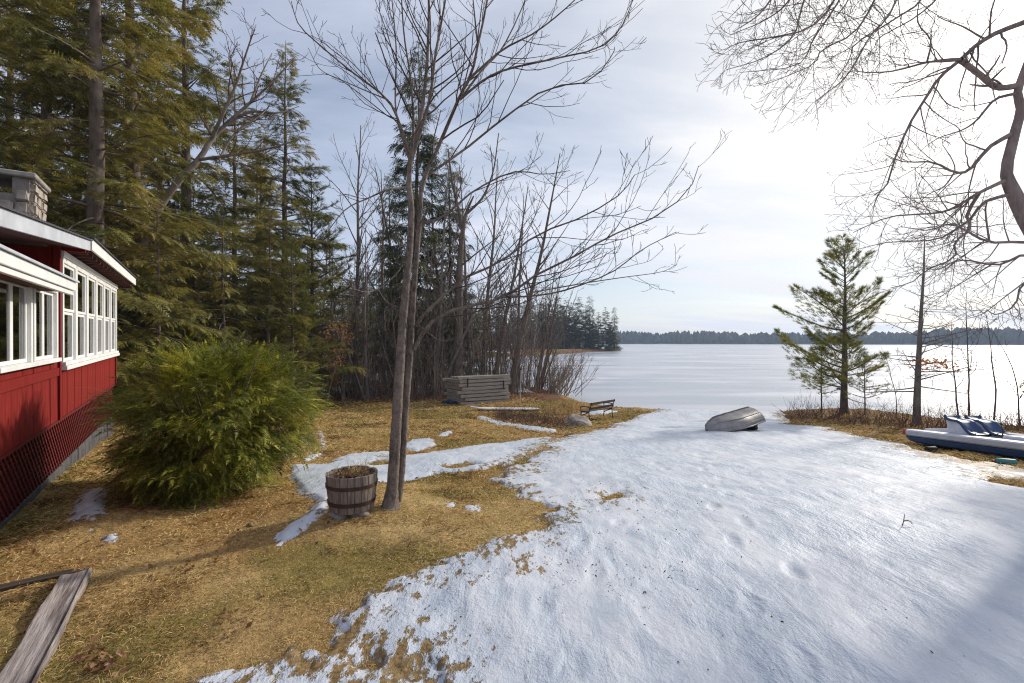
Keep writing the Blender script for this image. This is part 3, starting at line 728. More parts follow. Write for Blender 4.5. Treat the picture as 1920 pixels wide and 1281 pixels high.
# ------------------------------------------------------------------ planks at the lower left
def build_planks():
    a, b_ = G(142, 1086), G(8, 1330); d = b_ - a; L = np.linalg.norm(d); ang = math.atan2(d[1], d[0])
    T = thing('plank', 'weathered grey plank with raised split edge lying in the lower left corner', 'plank', (a[0], a[1], (a[2] + b_[2]) / 2 + 0.0), ang)
    g = Geo(); n = 40; xs = np.linspace(0, L, n); r = np.random.default_rng(3); w = 0.10
    pr = []
    for i, x in enumerate(xs):
        e = 0.006 * math.sin(x * 7) + r.normal() * .0015; z = 0.05 + 0.004 * math.sin(x * 5)
        pr.append([(x, -w + e, 0.0), (x, -w + e, z - .006), (x, -w + .008 + e, z), (x, -.03, z - .004 + r.normal() * .001), (x, 0.045 + e, z), (x, w - .03, z + .002), (x, w - .022, z - .012 + r.normal() * .002), (x, w - .012, z + .012), (x, w + e, z + .010), (x, w + e, 0.0)])
    pr = np.array(pr); k = pr.shape[1]
    v = pr.reshape(-1, 3); qd = [(i * k + j, i * k + (j + 1) % k, (i + 1) * k + (j + 1) % k, (i + 1) * k + j) for i in range(n - 1) for j in range(k)]
    qd += [(0, 1, 8, 9), (1, 2, 7, 8), (2, 3, 6, 7), (3, 4, 5, 6)]
    link('board', g.add(v, qd).mesh('board', MT['plank'], False), T)
    me = Geo(); a2, b2 = G(128, 1083), G(-60, 1124); d2 = b2 - a2
    T2 = tag(link('edging_board', box_mesh('edging_board', (np.linalg.norm(d2[:2]), 0.09, 0.045), MT['darkplank'], 0.006, 0.003), None, tuple((a2 + b2) / 2 + np.array([0, 0.05, 0.016])), (0, 0, math.atan2(d2[1], d2[0]))), 'narrow dark wet board behind the weathered plank', 'board')


build_planks()

# ------------------------------------------------------------------ stacked timber crib
def build_crib():
    a, b_ = G(866, 760), G(955, 752); u = nrm((b_ - a) * np.array([1, 1, 0])); L = np.linalg.norm(b_ - a)
    T = thing('timber_crib', 'stack of weathered grey timbers at the edge of the woods', 'timber stack', (a[0], a[1], min(a[2], b_[2]) - 0.05), math.atan2(u[1], u[0]))
    z = 0.0; r = np.random.default_rng(6); D = 2.0
    for c in range(8):
        h = 0.205
        for k in range(2 if c < 7 else 1):
            e = r.uniform(-.35, .20); y = (0.1 if k == 0 else D - 0.1) + r.uniform(-.06, .05)
            link('timber', box_mesh('timber', (L + .12 + e, 0.20, h - 0.040), MT['timber'], 0.015, 0.006), T, (L / 2 + r.uniform(-.14, .14), y, z + h / 2), (0, r.normal() * .006, r.normal() * .006))
        if c < 7:
            for x in (0.13, L - 0.13):
                link('timber', box_mesh('timber', (0.19, D - 0.25, h - 0.040), MT['timber'], 0.015, 0.006), T, (x + r.uniform(-.03, .03), D / 2, z + h / 2 + .002), (0, 0, r.normal() * .006))
        z += h
    for x in (0.35, L - 0.42): link('spacer', box_mesh('spacer', (0.05, 0.05, 0.5), MT['darkplank'], 0.004), T, (x, -0.032, z - 0.55 + r.uniform(-.2, .3)))
    for c in range(4): link('cross_timber', box_mesh('cross_timber', (L * .9, 0.18, 0.10), MT['timber'], 0.012, 0.006), T, (L / 2, 0.5 + c * 0.36, z - 0.05 - 0.1), (0, 0, r.normal() * .02))
    p = G(868, 758)
    g = Geo(); xx, yy = np.meshgrid(np.linspace(-.55, .55, 14), np.linspace(-.4, .4, 10), indexing='ij')
    zz = 0.14 * np.exp(-(xx ** 2 * 6 + yy ** 2 * 8)) + 0.08 * fbm(xx, yy, .25, 3)
    tag(link('tarp', g.add(np.stack([xx, yy, zz], -1), grid_quads(14, 10, False)).mesh('tarp', MT['tarp']), None, tuple(G(846, 757) + np.array([0, 0.1, 0.06]))), 'crumpled dark blue tarp on the ground left of the timber stack', 'tarp')


build_crib()


# ------------------------------------------------------------------ bench, boulder, pale board, brush bed, pole
def build_bench():
    c = (G(1106, 790) + G(1149, 784)) / 2; a, b_ = G(1106, 790), G(1149, 784); d = b_ - a
    T = thing('park_bench', 'small dark slatted bench facing the frozen lake', 'bench', (c[0], c[1], c[2]), math.atan2(d[1], d[0]))   # +x along the seat, +y its front
    L = float(np.linalg.norm(d[:2])) * 1.0
    for s in (-1, 1):
        E = link('end_frame', None, T, (s * L / 2, 0, 0)); 
        g = Geo(); w = 0.022
        for pts in ([(0, 0, 0), (0, .03, .2), (0, .05, .42), (0, -.02, .62), (0, -.10, .84)], [(0, .52, 0), (0, .48, .2), (0, .47, .42), (0, .49, .62)], [(0, .05, .42), (0, .2, .40), (0, .35, .41), (0, .47, .42)],
                    [(0, -.02, .62), (0, .15, .645), (0, .33, .65), (0, .52, .60)], [(0, .05, .42), (0, .2, .34), (0, .36, .28), (0, .48, .2)]):
            g.tube(pts, [w] * len(pts), 6)
        link('iron_end', g.mesh('iron_end', MT['iron']), E)
    for i in range(4): box('seat_slat', (-L / 2 - .04, 0.07 + i * 0.105, 0.425), (L / 2 + .04, 0.07 + i * 0.105 + .085, 0.455), MT['benchwood'], T, 0.005)
    for z in (0.56, 0.78):
        y = -.02 - (z - .62) / .22 * .08; box('back_slat', (-L / 2 - .06, y - .01, z - .045), (L / 2 + .06, y + .022, z + .055), MT['benchwood'], T, 0.005, None)


build_bench()
bp = G(1086, 801); rock('boulder', (bp[0], bp[1] + 0.3, bp[2] - 0.12), (0.50, 0.42, 0.36), MT['stone'], 4, 'grey boulder at the end of the brush bed by the bench', 'boulder')


def build_board():
    a, b_ = G(882, 769), G(1012, 771); d = b_ - a; L = float(np.linalg.norm(d)); g = Geo(); n = 24; v = []
    for i in range(n):
        t = i / (n - 1); w = 0.30 * min(1, (t / .25 + .12)) * min(1, ((1 - t) / .15 + .3)); z = 0.10 + 0.12 * max(0, .18 - t) ** 1.3 * 6
        for y, zz in ((-w, z), (-w * .8, z + .05), (0, z + .07), (w * .8, z + .05), (w, z), (0, z - .03)): v.append((t * L, y, zz))
    qd = [(i * 6 + j, i * 6 + (j + 1) % 6, (i + 1) * 6 + (j + 1) % 6, (i + 1) * 6 + j) for i in range(n - 1) for j in range(6)] + [(0, 1, 2, 5), (2, 3, 4, 5)]
    e = (n - 1) * 6; qd += [(e, e + 1, e + 2, e + 5), (e + 2, e + 3, e + 4, e + 5)]
    T = thing('paddle_board', 'long pale board lying on the brown grass before the timber stack', 'board', (a[0], a[1], (a[2] + b_[2]) / 2 - 0.02), math.atan2(d[1], d[0]))
    link('deck', g.add(v, qd).mesh('deck', MT['paleboard']), T)
    for x in (0.2, 0.8): box('block', (x * L - .06, -.2, -.06), (x * L + .06, .2, 0.075), MT['darkplank'], T, 0.01)


build_board()


def sticks(P, L, rad, r, up=0.6, spread=1.0, seg=5, sides=3, g=None, fork=2):
    g = g or Geo()
    for p in P:
        d = nrm([r.normal() * spread, r.normal() * spread, up + abs(r.normal()) * up]); l = L * r.uniform(.5, 1.25); pts = [np.array(p)]
        for k in range(seg): d = nrm(d + r.normal(size=3) * .16); pts.append(pts[-1] + d * l / seg)
        g.tube(pts, np.linspace(rad, rad * .25, seg + 1) * r.uniform(.7, 1.3), sides)
        for f in range(r.integers(0, fork + 1)):
            i = r.integers(1, seg); d2 = nrm(d + r.normal(size=3) * .6); q2 = [pts[i]]
            for k in range(3): d2 = nrm(d2 + r.normal(size=3) * .2); q2.append(q2[-1] + d2 * l * .15)
            g.tube(q2, np.linspace(rad * .5, rad * .2, 4), sides)
    return g


def build_bed():
    r = np.random.default_rng(12); P = []
    for i in range(420):
        px, py = r.uniform(930, 1065), 0; py = 783 + (px - 930) * .12 + r.normal() * 5; p = G(px, py); P.append(p)
    T = thing('brush_bed', 'low bed of dead tangled stems left of the boulder', 'brush', tuple(G(1000, 795)))
    o = np.array(T.location); P = np.array(P) - o
    link('stems', sticks(P, 0.75, 0.009, r, 0.35, 1.2, 5, 3, None, 3).mesh('stems', MT['redtwig']), T)['kind'] = 'stuff'
    S = np.array([G(r.uniform(1020, 1090), 778 + r.normal() * 5) for _ in range(150)]) - o
    link('upright_stems', sticks(S, 0.8, 0.006, r, 1.2, .35, 4, 3, None, 1).mesh('upright_stems', MT['grass']), T)['kind'] = 'stuff'
    lf = leaf_mesh(P[r.integers(0, len(P), 700)] + r.normal(size=(700, 3)) * np.array([.4, .4, .02]) + np.array([0, 0, .08]), 0.11, r, .6); link('leaf_litter', lf.mesh('leaf_litter', MT['deadleaf']), T)['kind'] = 'stuff'


build_bed()
pp = G(975, 757)
T = thing('pole', 'thin pale pole standing right of the timber stack', 'pole', tuple(pp)); g = Geo(); g.tube([(0, 0, -.1), (.02, 0, .9), (0.06, 0.02, 1.9)], [.028, .026, .024], 8); link('shaft', g.mesh('shaft', MT['birch']), T)
g = Geo(); g.tube([(0.058, 0.02, 1.88), (0.06, 0.02, 1.94), (0.06, 0.02, 1.97)], [.034, .034, .004], 8); link('cap', g.mesh('cap', MT['iron']), T)


# ------------------------------------------------------------------ overturned rowing boat
def build_rowboat():
    a, b_ = G(1336, 815), G(1404, 794); d = b_ - a; L = 2.3
    T = thing('rowing_boat', 'dented aluminium rowing boat lying upside down on the snow near the ice', 'boat', (a[0] - 0.12, a[1] + 0.15, a[2] + 0.0), rot=(math.radians(-4), math.radians(-6), math.radians(31)))
    n = 26; prof = []; r = np.random.default_rng(5)
    for i in range(n):
        s = i / (n - 1); b = (0.60 * (1 - (1 - min(1, s / .62)) ** 2.1)) * (1 - 0.12 * max(0, s - .6) / .4) + 0.015
        keel = 0.46 - 0.17 * (1 - min(1, s / .25)) ** 2; c = b * (0.84 + 0.05 * s); sh = 0.10 * (1 - s) ** 2
        h_ = [(1, 0), (.99, .09), (.96, .24), (.87, .44), (.72, .64), (.42, .86), (0, 1.0)]
        y = [-f * b for f, _ in h_] + [f * b for f, _ in h_[-2::-1]]; z = [f * keel for _, f in h_] + [f * keel for _, f in h_[-2::-1]]
        prof.append([(s * L, y[k], z[k] + r.normal() * .003) for k in range(13)])
    pr = np.array(prof); k = 13
    qd = [(i * k + j, (i + 1) * k + j, (i + 1) * k + j + 1, i * k + j + 1) for i in range(n - 1) for j in range(k - 1)]
    link('hull', Geo().add(pr.reshape(-1, 3), qd).mesh('hull', MT['alu']), T)
    link('stem_plate', box_mesh('stem_plate', (.03, .05, .27), MT['alu'], .008), T, (-.006, 0, .15))
    e = pr[-1].copy(); e2 = e.copy(); e2[:, 0] += 0.03; v = np.concatenate([e, e2]); 
    qd = [(j, j + 1, 14 + j, 13 + j) for j in range(12)] + [(13 + j, 14 + j, 13 + 11 - j, 13 + 12 - j) for j in range(5)]
    link('transom', Geo().add(v, qd, [(18, 19, 20)]).mesh('transom', MT['alu'], False), T)
    g = Geo()
    for sd_ in (0, 12): g.tube(pr[:, sd_] + np.array([0, -.012 if sd_ == 0 else .012, .012]), [.022] * n, 6)
    g.tube([pr[-1, 0] + [0.02, 0, 0.012], pr[-1, 6] * [1, 1, 0] + [0.03, 0, .012], pr[-1, 12] + [0.02, 0, .012]], [.024] * 3, 6)
    link('gunwale', g.mesh('gunwale', MT['alu']), T)
    for j, f in ((2, .0), (10, .0), (4, 0), (8, 0)):
        g = Geo(); g.tube(pr[2:, j] + np.array([0, 0, .008]), [.011] * (n - 2), 5); link('strake', g.mesh('strake', MT['alu']), T)
    g = Geo(); g.tube(pr[:, 6] + np.array([0, 0, .008]), [.018] * n, 5); link('keel', g.mesh('keel', MT['alu']), T)
    for sd_ in (-1, 1): box('bench_seat', (1.1 + .35 * sd_, -.42, .10), (1.3 + .35 * sd_, .42, .13), MT['alu'], T)
    g = Geo(); g.tube([(0.02, -.02, .12), (0.0, 0, .12), (-.03, 0, .12)], [.03, .032, .02], 8); link('bow_ring', g.mesh('bow_ring', MT['rubber']), T)
    box('prop_block', (2.0, -.35, -.26), (2.16, .25, -.01), MT['darkplank'], T, .01)


build_rowboat()


# ------------------------------------------------------------------ pedal boat
def build_pedalo():
    a, b_ = G(1692, 832), G(1925, 868); d = b_ - a; L = 3.5
    T = thing('pedal_boat', 'white and navy twin-hulled pedal boat pulled up on the bank', 'pedal boat', (a[0], a[1], a[2] + 0.07), rot=(0, math.atan2(a[2] - b_[2] , np.linalg.norm(d[:2])) , math.atan2(d[1], d[0])))
    def hull(y0, y1, z0, z1, name, m, taper, par, inset=0.0):
        n = 18; v = []
        for i in range(n):
            t = i / (n - 1); e = min(1, (t / .05)) ** .6; e2 = min(1, ((1 - t) / .05)) ** .6; k = min(e, e2); ym = (y0 + y1) / 2; w = (y1 - y0) / 2 * (0.62 + .38 * k) - inset; lift = taper * (1 - min(1, t / .16)) ** 2
            za, zb = z0 + lift, z1; cz = .03
            v += [(t * L, ym - w + cz, za), (t * L, ym - w, za + cz), (t * L, ym - w, zb - cz), (t * L, ym - w + cz, zb), (t * L, ym + w - cz, zb), (t * L, ym + w, zb - cz), (t * L, ym + w, za + cz), (t * L, ym + w - cz, za)]
        qd = [(i * 8 + j, i * 8 + (j + 1) % 8, (i + 1) * 8 + (j + 1) % 8, (i + 1) * 8 + j) for i in range(n - 1) for j in range(8)]
        for o_ in (0, (n - 1) * 8): qd += [(o_, o_ + 1, o_ + 2, o_ + 7), (o_ + 2, o_ + 3, o_ + 4, o_ + 7), (o_ + 4, o_ + 5, o_ + 6, o_ + 7)]
        return link(name, Geo().add(v, qd).mesh(name, m, False), par)
    for y in (0.0, 1.10):
        Hh = link('hull', None, T)
        hull(y, y + .40, 0.0, 0.16, 'hull_bottom', MT['boatblue'], .10, Hh, .012); hull(y, y + .40, .163, 0.32 if y == 0 else 0.37, 'hull_top', MT['boatwhite'], 0, Hh)
        box('bow_cap', (-.045, y + .05, .17), (.07, y + .35, .325), MT['boatred'], Hh, .015)
    box('deck', (0.35, .385, .17), (3.2, 1.115, .22), MT['boatwhite'], T, .01)
    box('footwell_wall', (0.25, .395, .20), (0.32, 1.105, .36), MT['boatwhite'], T, .01); box('stern_locker', (2.35, .405, .222), (3.3, 1.095, .39), MT['boatwhite'], T, .03)
    # two moulded seats: side profile swept across
    prof = [(1.00, .74), (1.06, .68), (1.20, .645), (1.34, .64), (1.44, .59), (1.53, .48), (1.64, .38), (1.78, .345)]
    prof = [(x, z) for x, z in prof]
    for k, y in enumerate((0.30, 0.80)):
        S = link('seat', None, T)
        g = Geo(); n = len(prof); v = []
        for yy, dz in ((y, .0), (y + .05, .03), (y + .09, 0), (y + .33, 0), (y + .37, .03), (y + .42, .0)):
            v += [(x, yy, z + dz) for x, z in prof]
        for yy in (y + .42, y): v += [(x, yy, z - .03) for x, z in prof]
        qd = [(r_ * n + j, r_ * n + j + 1, ((r_ + 1) % 8) * n + j + 1, ((r_ + 1) % 8) * n + j) for r_ in range(8) for j in range(n - 1)]
        link('seat_shell', g.add(v, qd).mesh('seat_shell', MT['boatblue']), S)
        g = Geo(); v = []
        for yy in (y + .03, y + .39): v += [(1.03, yy, .68), (1.34, yy, .61), (1.43, yy, .56), (1.62, yy, .37), (1.7, yy, .225), (1.08, yy, .225)]
        qd = [(j, (j + 1) % 6, 6 + (j + 1) % 6, 6 + j) for j in range(6)] + [(0, 1, 4, 5), (1, 2, 3, 4), (11, 10, 7, 6), (10, 9, 8, 7)]
        link('seat_base', g.add(v, qd).mesh('seat_base', MT['boatwhite'], False), S)
    g = Geo(); g.tube([(0.98, .42, .24), (1.0, .42, .34), (1.12, .42, .39), (1.26, .42, .38), (1.33, .42, .26)], [.03] * 5, 6); link('pedal_guard', g.mesh('pedal_guard', MT['boatred']), T)
    box('pedal_box', (1.33, .405, .222), (1.50, .62, .43), MT['boatwhite'], T, .015)
    g = Geo(); g.tube([(2.0, .75, .25), (2.02, .75, .5), (2.0, .75, .56)], [.014] * 3, 6); link('steering_lever', g.mesh('steering_lever', MT['iron']), T)
    for x in (0.7, 2.6): link('skid', box_mesh('skid', (.10, 1.6, .08), MT['darkplank'], .01), T, (x, .75, -.042))
    for (px, py, m, lab, nm, rz) in ((1747, 847, 'rubber', 'short black roller on the snow before the pedal boat', 'roller', 0.3), (1884, 872, 'teal', 'teal plastic bottle lying before the right end of the pedal boat', 'bottle', 2.7)):
        p = G(px, py); R = thing(nm, lab, nm, (p[0], p[1], p[2] + .06), rz)
        g = Geo(); g.tube([(-.16, 0, 0), (-.159, 0, 0), (-.15, 0, 0), (.10, 0, 0), (.135, 0, 0), (.136, 0, 0)], [.001, .06, .065, .065, .05, .001], 14); link('body', g.mesh('body', MT[m]), R)
        g = Geo(); g.tube([(.136, 0, 0), (.138, 0, 0), (.19, 0, 0), (.191, 0, 0)], [.001, .024, .022, .001], 10); link('cap', g.mesh('cap', MT['boatred' if m == 'teal' else 'iron']), R)


build_pedalo()
# ------------------------------------------------------------------ vegetation helpers
def resample(pts, n):
    """smooth curve through control points"""
    P = np.asarray(pts, float); m = len(P); E = np.vstack([2 * P[0] - P[1], P, 2 * P[-1] - P[-2]]); out = []
    for t in np.linspace(0, m - 1 - 1e-6, n):
        i = int(t); f = t - i; a, b, c, d = E[i], E[i + 1], E[i + 2], E[i + 3]
        out.append(0.5 * ((2 * b) + (c - a) * f + (2 * a - 5 * b + 4 * c - d) * f * f + (3 * b - a - 3 * c + d) * f ** 3))
    return np.array(out)


NP_ = {0: 12, 1: 9, 2: 7, 3: 5, 4: 4}; SIDES = {0: 9, 1: 6, 2: 5, 3: 3, 4: 3}


def grow(store, r, p, d, L, rad, lev, prm):
    """one branch and, further down, its twigs; store[level] collects the tubes"""
    n = NP_[lev]; seg = L / (n - 1); pts = [np.array(p, float)]; d = nrm(d); ds = [d]
    up = prm['up'][lev]; w = prm['wander'][lev]
    for i in range(n - 1):
        d = nrm(d + r.normal(size=3) * w + np.array([0, 0, up / (n - 1)])); ds.append(d); pts.append(pts[-1] + d * seg)
    pts = np.array(pts); tip = prm.get('tip', .3) if lev else prm.get('tip0', .15)
    rads = np.maximum(rad * (1 - (1 - tip) * np.linspace(0, 1, n) ** .9), prm['rmin'])
    store.setdefault(lev, []).append((pts, rads))
    if lev < prm['max']: kids(store, r, pts, rads, L, lev, prm)


def kids(store, r, pts, rads, L, lev, prm, t0=None):
    n = len(pts); c = max(1, int(round(prm['kids'][lev] * L * r.uniform(.8, 1.2)))); t0 = prm['t0'][lev] if t0 is None else t0
    for k in range(c):
        t = t0 + (1 - t0) * ((k + r.random()) / c); x = t * (n - 1); i = min(int(x), n - 2); f = x - i
        p = pts[i] * (1 - f) + pts[i + 1] * f; d = nrm(pts[i + 1] - pts[i]); ra = rads[i] * (1 - f) + rads[i + 1] * f
        a = nrm(np.cross(d, r.normal(size=3))); ang = math.radians(prm['ang'][lev] * r.uniform(.7, 1.3))
        dd = d * math.cos(ang) + a * math.sin(ang)
        cl = L * prm['ratio'][lev] * (1.15 - .75 * t) * r.uniform(.6, 1.25)
        cl = min(max(cl, prm.get('lmin', .08)), prm.get('lmax', 99))
        grow(store, r, p, dd, cl, min(ra * .62, ra * prm.get('rr', .62)), lev + 1, prm)


def tubes(levels, store, off=(0, 0, 0)):
    g = Geo(); o = np.asarray(off, float)
    for lv in levels:
        for pts, rads in store.get(lv, []): g.tube(pts - o, rads, SIDES[lv])
    return g


def frond(nl, wid, lw, droop):
    v, t = [], []
    def tri(a, b, c): t.append((len(v), len(v) + 1, len(v) + 2)); v.extend([a, b, c])
    for i in range(nl):
        x = (i + .3) / nl * .9; ww = wid * (1.05 - x) ** .8
        for s in (-1, 1):
            tri((x, 0, -droop * x * x), (x + lw, 0, -droop * (x + lw) ** 2), (x + .30 * (1.1 - x), s * ww, -droop * (x + .1) ** 2 - .05 * ww))
    tri((0, -.012, 0), (0, .012, 0), (1, 0, -droop)); tri((.75, -.05, -droop * .56), (.75, .05, -droop * .56), (1.05, 0, -droop * 1.1))
    return np.array(v), np.array(t)


def tuft(n, spread, w, seed=1):
    r = np.random.default_rng(seed); v, t = [], []
    for i in range(n):
        a = 6.283 * i / n + r.normal() * .3; e = spread * r.uniform(.5, 1.1); x0 = r.uniform(-.3, .25); d = np.array([math.cos(e), math.sin(e) * math.cos(a), math.sin(e) * math.sin(a)]); s = nrm(np.cross(d, r.normal(size=3))) * w
        b = np.array([x0, 0, 0]); t.append((len(v), len(v) + 1, len(v) + 2)); v.extend([b - s, b + s, b + d * r.uniform(.7, 1.0)])
    return np.array(v), np.array(t)


def sprays(P, D, U, S, tpl):
    """place a leaf template at points P, pointing along D"""
    V, T = tpl; P = np.asarray(P, float); X = nrm(D); Yv = nrm(np.cross(U, X)); Z = np.cross(X, Yv); S = np.asarray(S)
    W = P[:, None, :] + S[:, None, None] * (V[None, :, 0:1] * X[:, None] + V[None, :, 1:2] * Yv[:, None] + V[None, :, 2:3] * Z[:, None])
    return Geo().add(W.reshape(-1, 3), None, (T[None] + (np.arange(len(P)) * len(V))[:, None, None]).reshape(-1, 3))


FR_HEM = frond(6, .34, .085, .22); FR_SPR = frond(5, .20, .11, .5); FR_YEW = frond(8, .27, .055, .30); TUFT = tuft(17, .62, .021)


def conifer(seed, H, R, z0, nb, tpl, size, dens, prof, e0, e1, sag, trunk_r, lat=.32, bias=None, bark='darkbark', leaf='hemlock', gap=.0):
    r = np.random.default_rng(seed); tr = Geo(); br = Geo(); P, D, U, S = [], [], [], []
    tz = np.linspace(-.3, H, 14); wob = np.stack([np.cumsum(r.normal(0, .02, 14)) * H / 14, np.cumsum(r.normal(0, .02, 14)) * H / 14, tz], -1); wob[0, :2] = 0
    rr = trunk_r * (1 - np.linspace(0, 1, 14) ** 1.1 * .97); rr[0] *= 1.35; rr[1] *= 1.05; tr.tube(wob, rr, 10)
    ga = r.uniform(0, 6.28)
    for i in range(nb):
        t = ((i + r.random()) / nb) ** .95; z = z0 + (H - .1 - z0) * t; L = R * prof(t) * r.uniform(.55, 1.15); ga += 2.4 + r.normal() * .5
        if r.random() < gap: continue
        if bias is not None: L *= 1 + bias[0] * math.cos(ga - bias[1])
        if L < .12: continue
        el = math.radians(e0 + (e1 - e0) * t + r.normal() * 7); h = np.array([math.cos(ga), math.sin(ga), 0]); d = h * math.cos(el) + np.array([0, 0, math.sin(el)])
        k = int(np.clip(z / H * 13 + .3, 0, 12)); b0 = wob[k] + (wob[k + 1] - wob[k]) * np.clip((z - tz[k]) / (tz[1] - tz[0]), 0, 1)
        pts = [b0]
        for j in range(6): d = nrm(d + np.array([0, 0, sag * (1 - .4 * t) / 6 * (1 if j < 4 else .2)]) + r.normal(size=3) * .05); pts.append(pts[-1] + d * L / 6)
        pts = np.array(pts); br.tube(pts, np.linspace(.010 + .012 * L, .004, 7), 4)
        m = max(3, int(L * dens * r.uniform(.8, 1.2))); s = np.clip(r.uniform(.10, 1.03, m) ** .75, 0, 1); x = s * 5.999; ii = x.astype(int); f = (x - ii)[:, None]
        q_ = pts[ii] * (1 - f) + pts[ii + 1] * f; td = nrm(pts[ii + 1] - pts[ii]); side = np.where(r.random(m) < .5, -1, 1)[:, None]; lt = nrm(np.cross(td, [0, 0, 1])) * side
        off = r.random((m, 1)) ** .7 * (lat * L * (1.06 - s)[:, None] + .04); pos = q_ + lt * off + td * off * .6; pos[:, 2] -= off[:, 0] * .22
        dd = td * .75 + lt * r.uniform(.2, 1.1, (m, 1)) + r.normal(0, .18, (m, 3)) + np.array([0, 0, .25 if sag > 0 else -.18])
        P.append(pos); D.append(dd); U.append(np.array([0, 0, 1.]) + r.normal(0, .28, (m, 3))); S.append(size * r.uniform(.6, 1.2, m) * (1 if L > 1 else .75))
    nd = sprays(np.concatenate(P), np.concatenate(D), np.concatenate(U), np.concatenate(S), tpl)
    return tr.mesh('trunk', MT[bark]), br.mesh('branches', MT[bark]), nd.mesh('crown', MT[leaf])


def plant(meshes, name, label, cat, x, y, s=1.0, rz=0.0, group=None, names=('trunk', 'branches', 'crown'), z=None, tilt=0.0, sxy=None):
    z = ground_at(x, y) if z is None else z
    o = thing(name, label, cat, (x, y, max(z, -.3) - .02), group=group, rot=(tilt, 0, rz)); o.scale = (s if sxy is None else sxy, s if sxy is None else sxy, s)
    for nm, me in zip(names, meshes):
        if me:
            c = link(nm, me, o)
            if nm in ('twigs', 'branches', 'crown'): c['kind'] = 'stuff'
    return o


# ------------------------------------------------------------------ the bare maple in front
class PxTree:
    """limbs traced as photo pixels, each with its own depth so that the tree is round"""
    def __init__(s, seed): s.r = np.random.default_rng(seed); s.px = []; s.d = []; s.store = {}; s.limbs = []
    def depth_at(s, p):
        P = np.array(s.px); i = np.argmin(((P - np.array(p)) ** 2).sum(1)); return s.d[i]
    def limb(s, pts, r0, r1, drift=0.0, d0=None, n=14, lev=1, snap=True):
        d0 = s.depth_at(pts[0]) if d0 is None else d0
        c = resample(pts, n); t = np.linspace(0, 1, n); wob = np.interp(t, np.linspace(0, 1, 6), np.concatenate([[0], s.r.normal(0, .08, 5)])) * abs(drift)
        dep = d0 + drift * t ** 1.2 + wob
        for a, b in zip(resample(pts, n * 2), np.interp(np.linspace(0, 1, n * 2), t, dep)): s.px.append(a); s.d.append(b)
        W = np.array([P3(a, b, e) for (a, b), e in zip(c, dep)]); rad = r0 + (r1 - r0) * t ** .8
        s.store.setdefault(('L', n), []).append((W, rad, lev)); s.limbs.append((W, rad, lev)); return W
    def twigs(s, prm, skip=0):
        for W, rad, lev in s.limbs[skip:]:
            L = float(np.linalg.norm(np.diff(W, axis=0), axis=1).sum()); kids(s.store, s.r, W, rad, L, lev, prm, t0=.18)


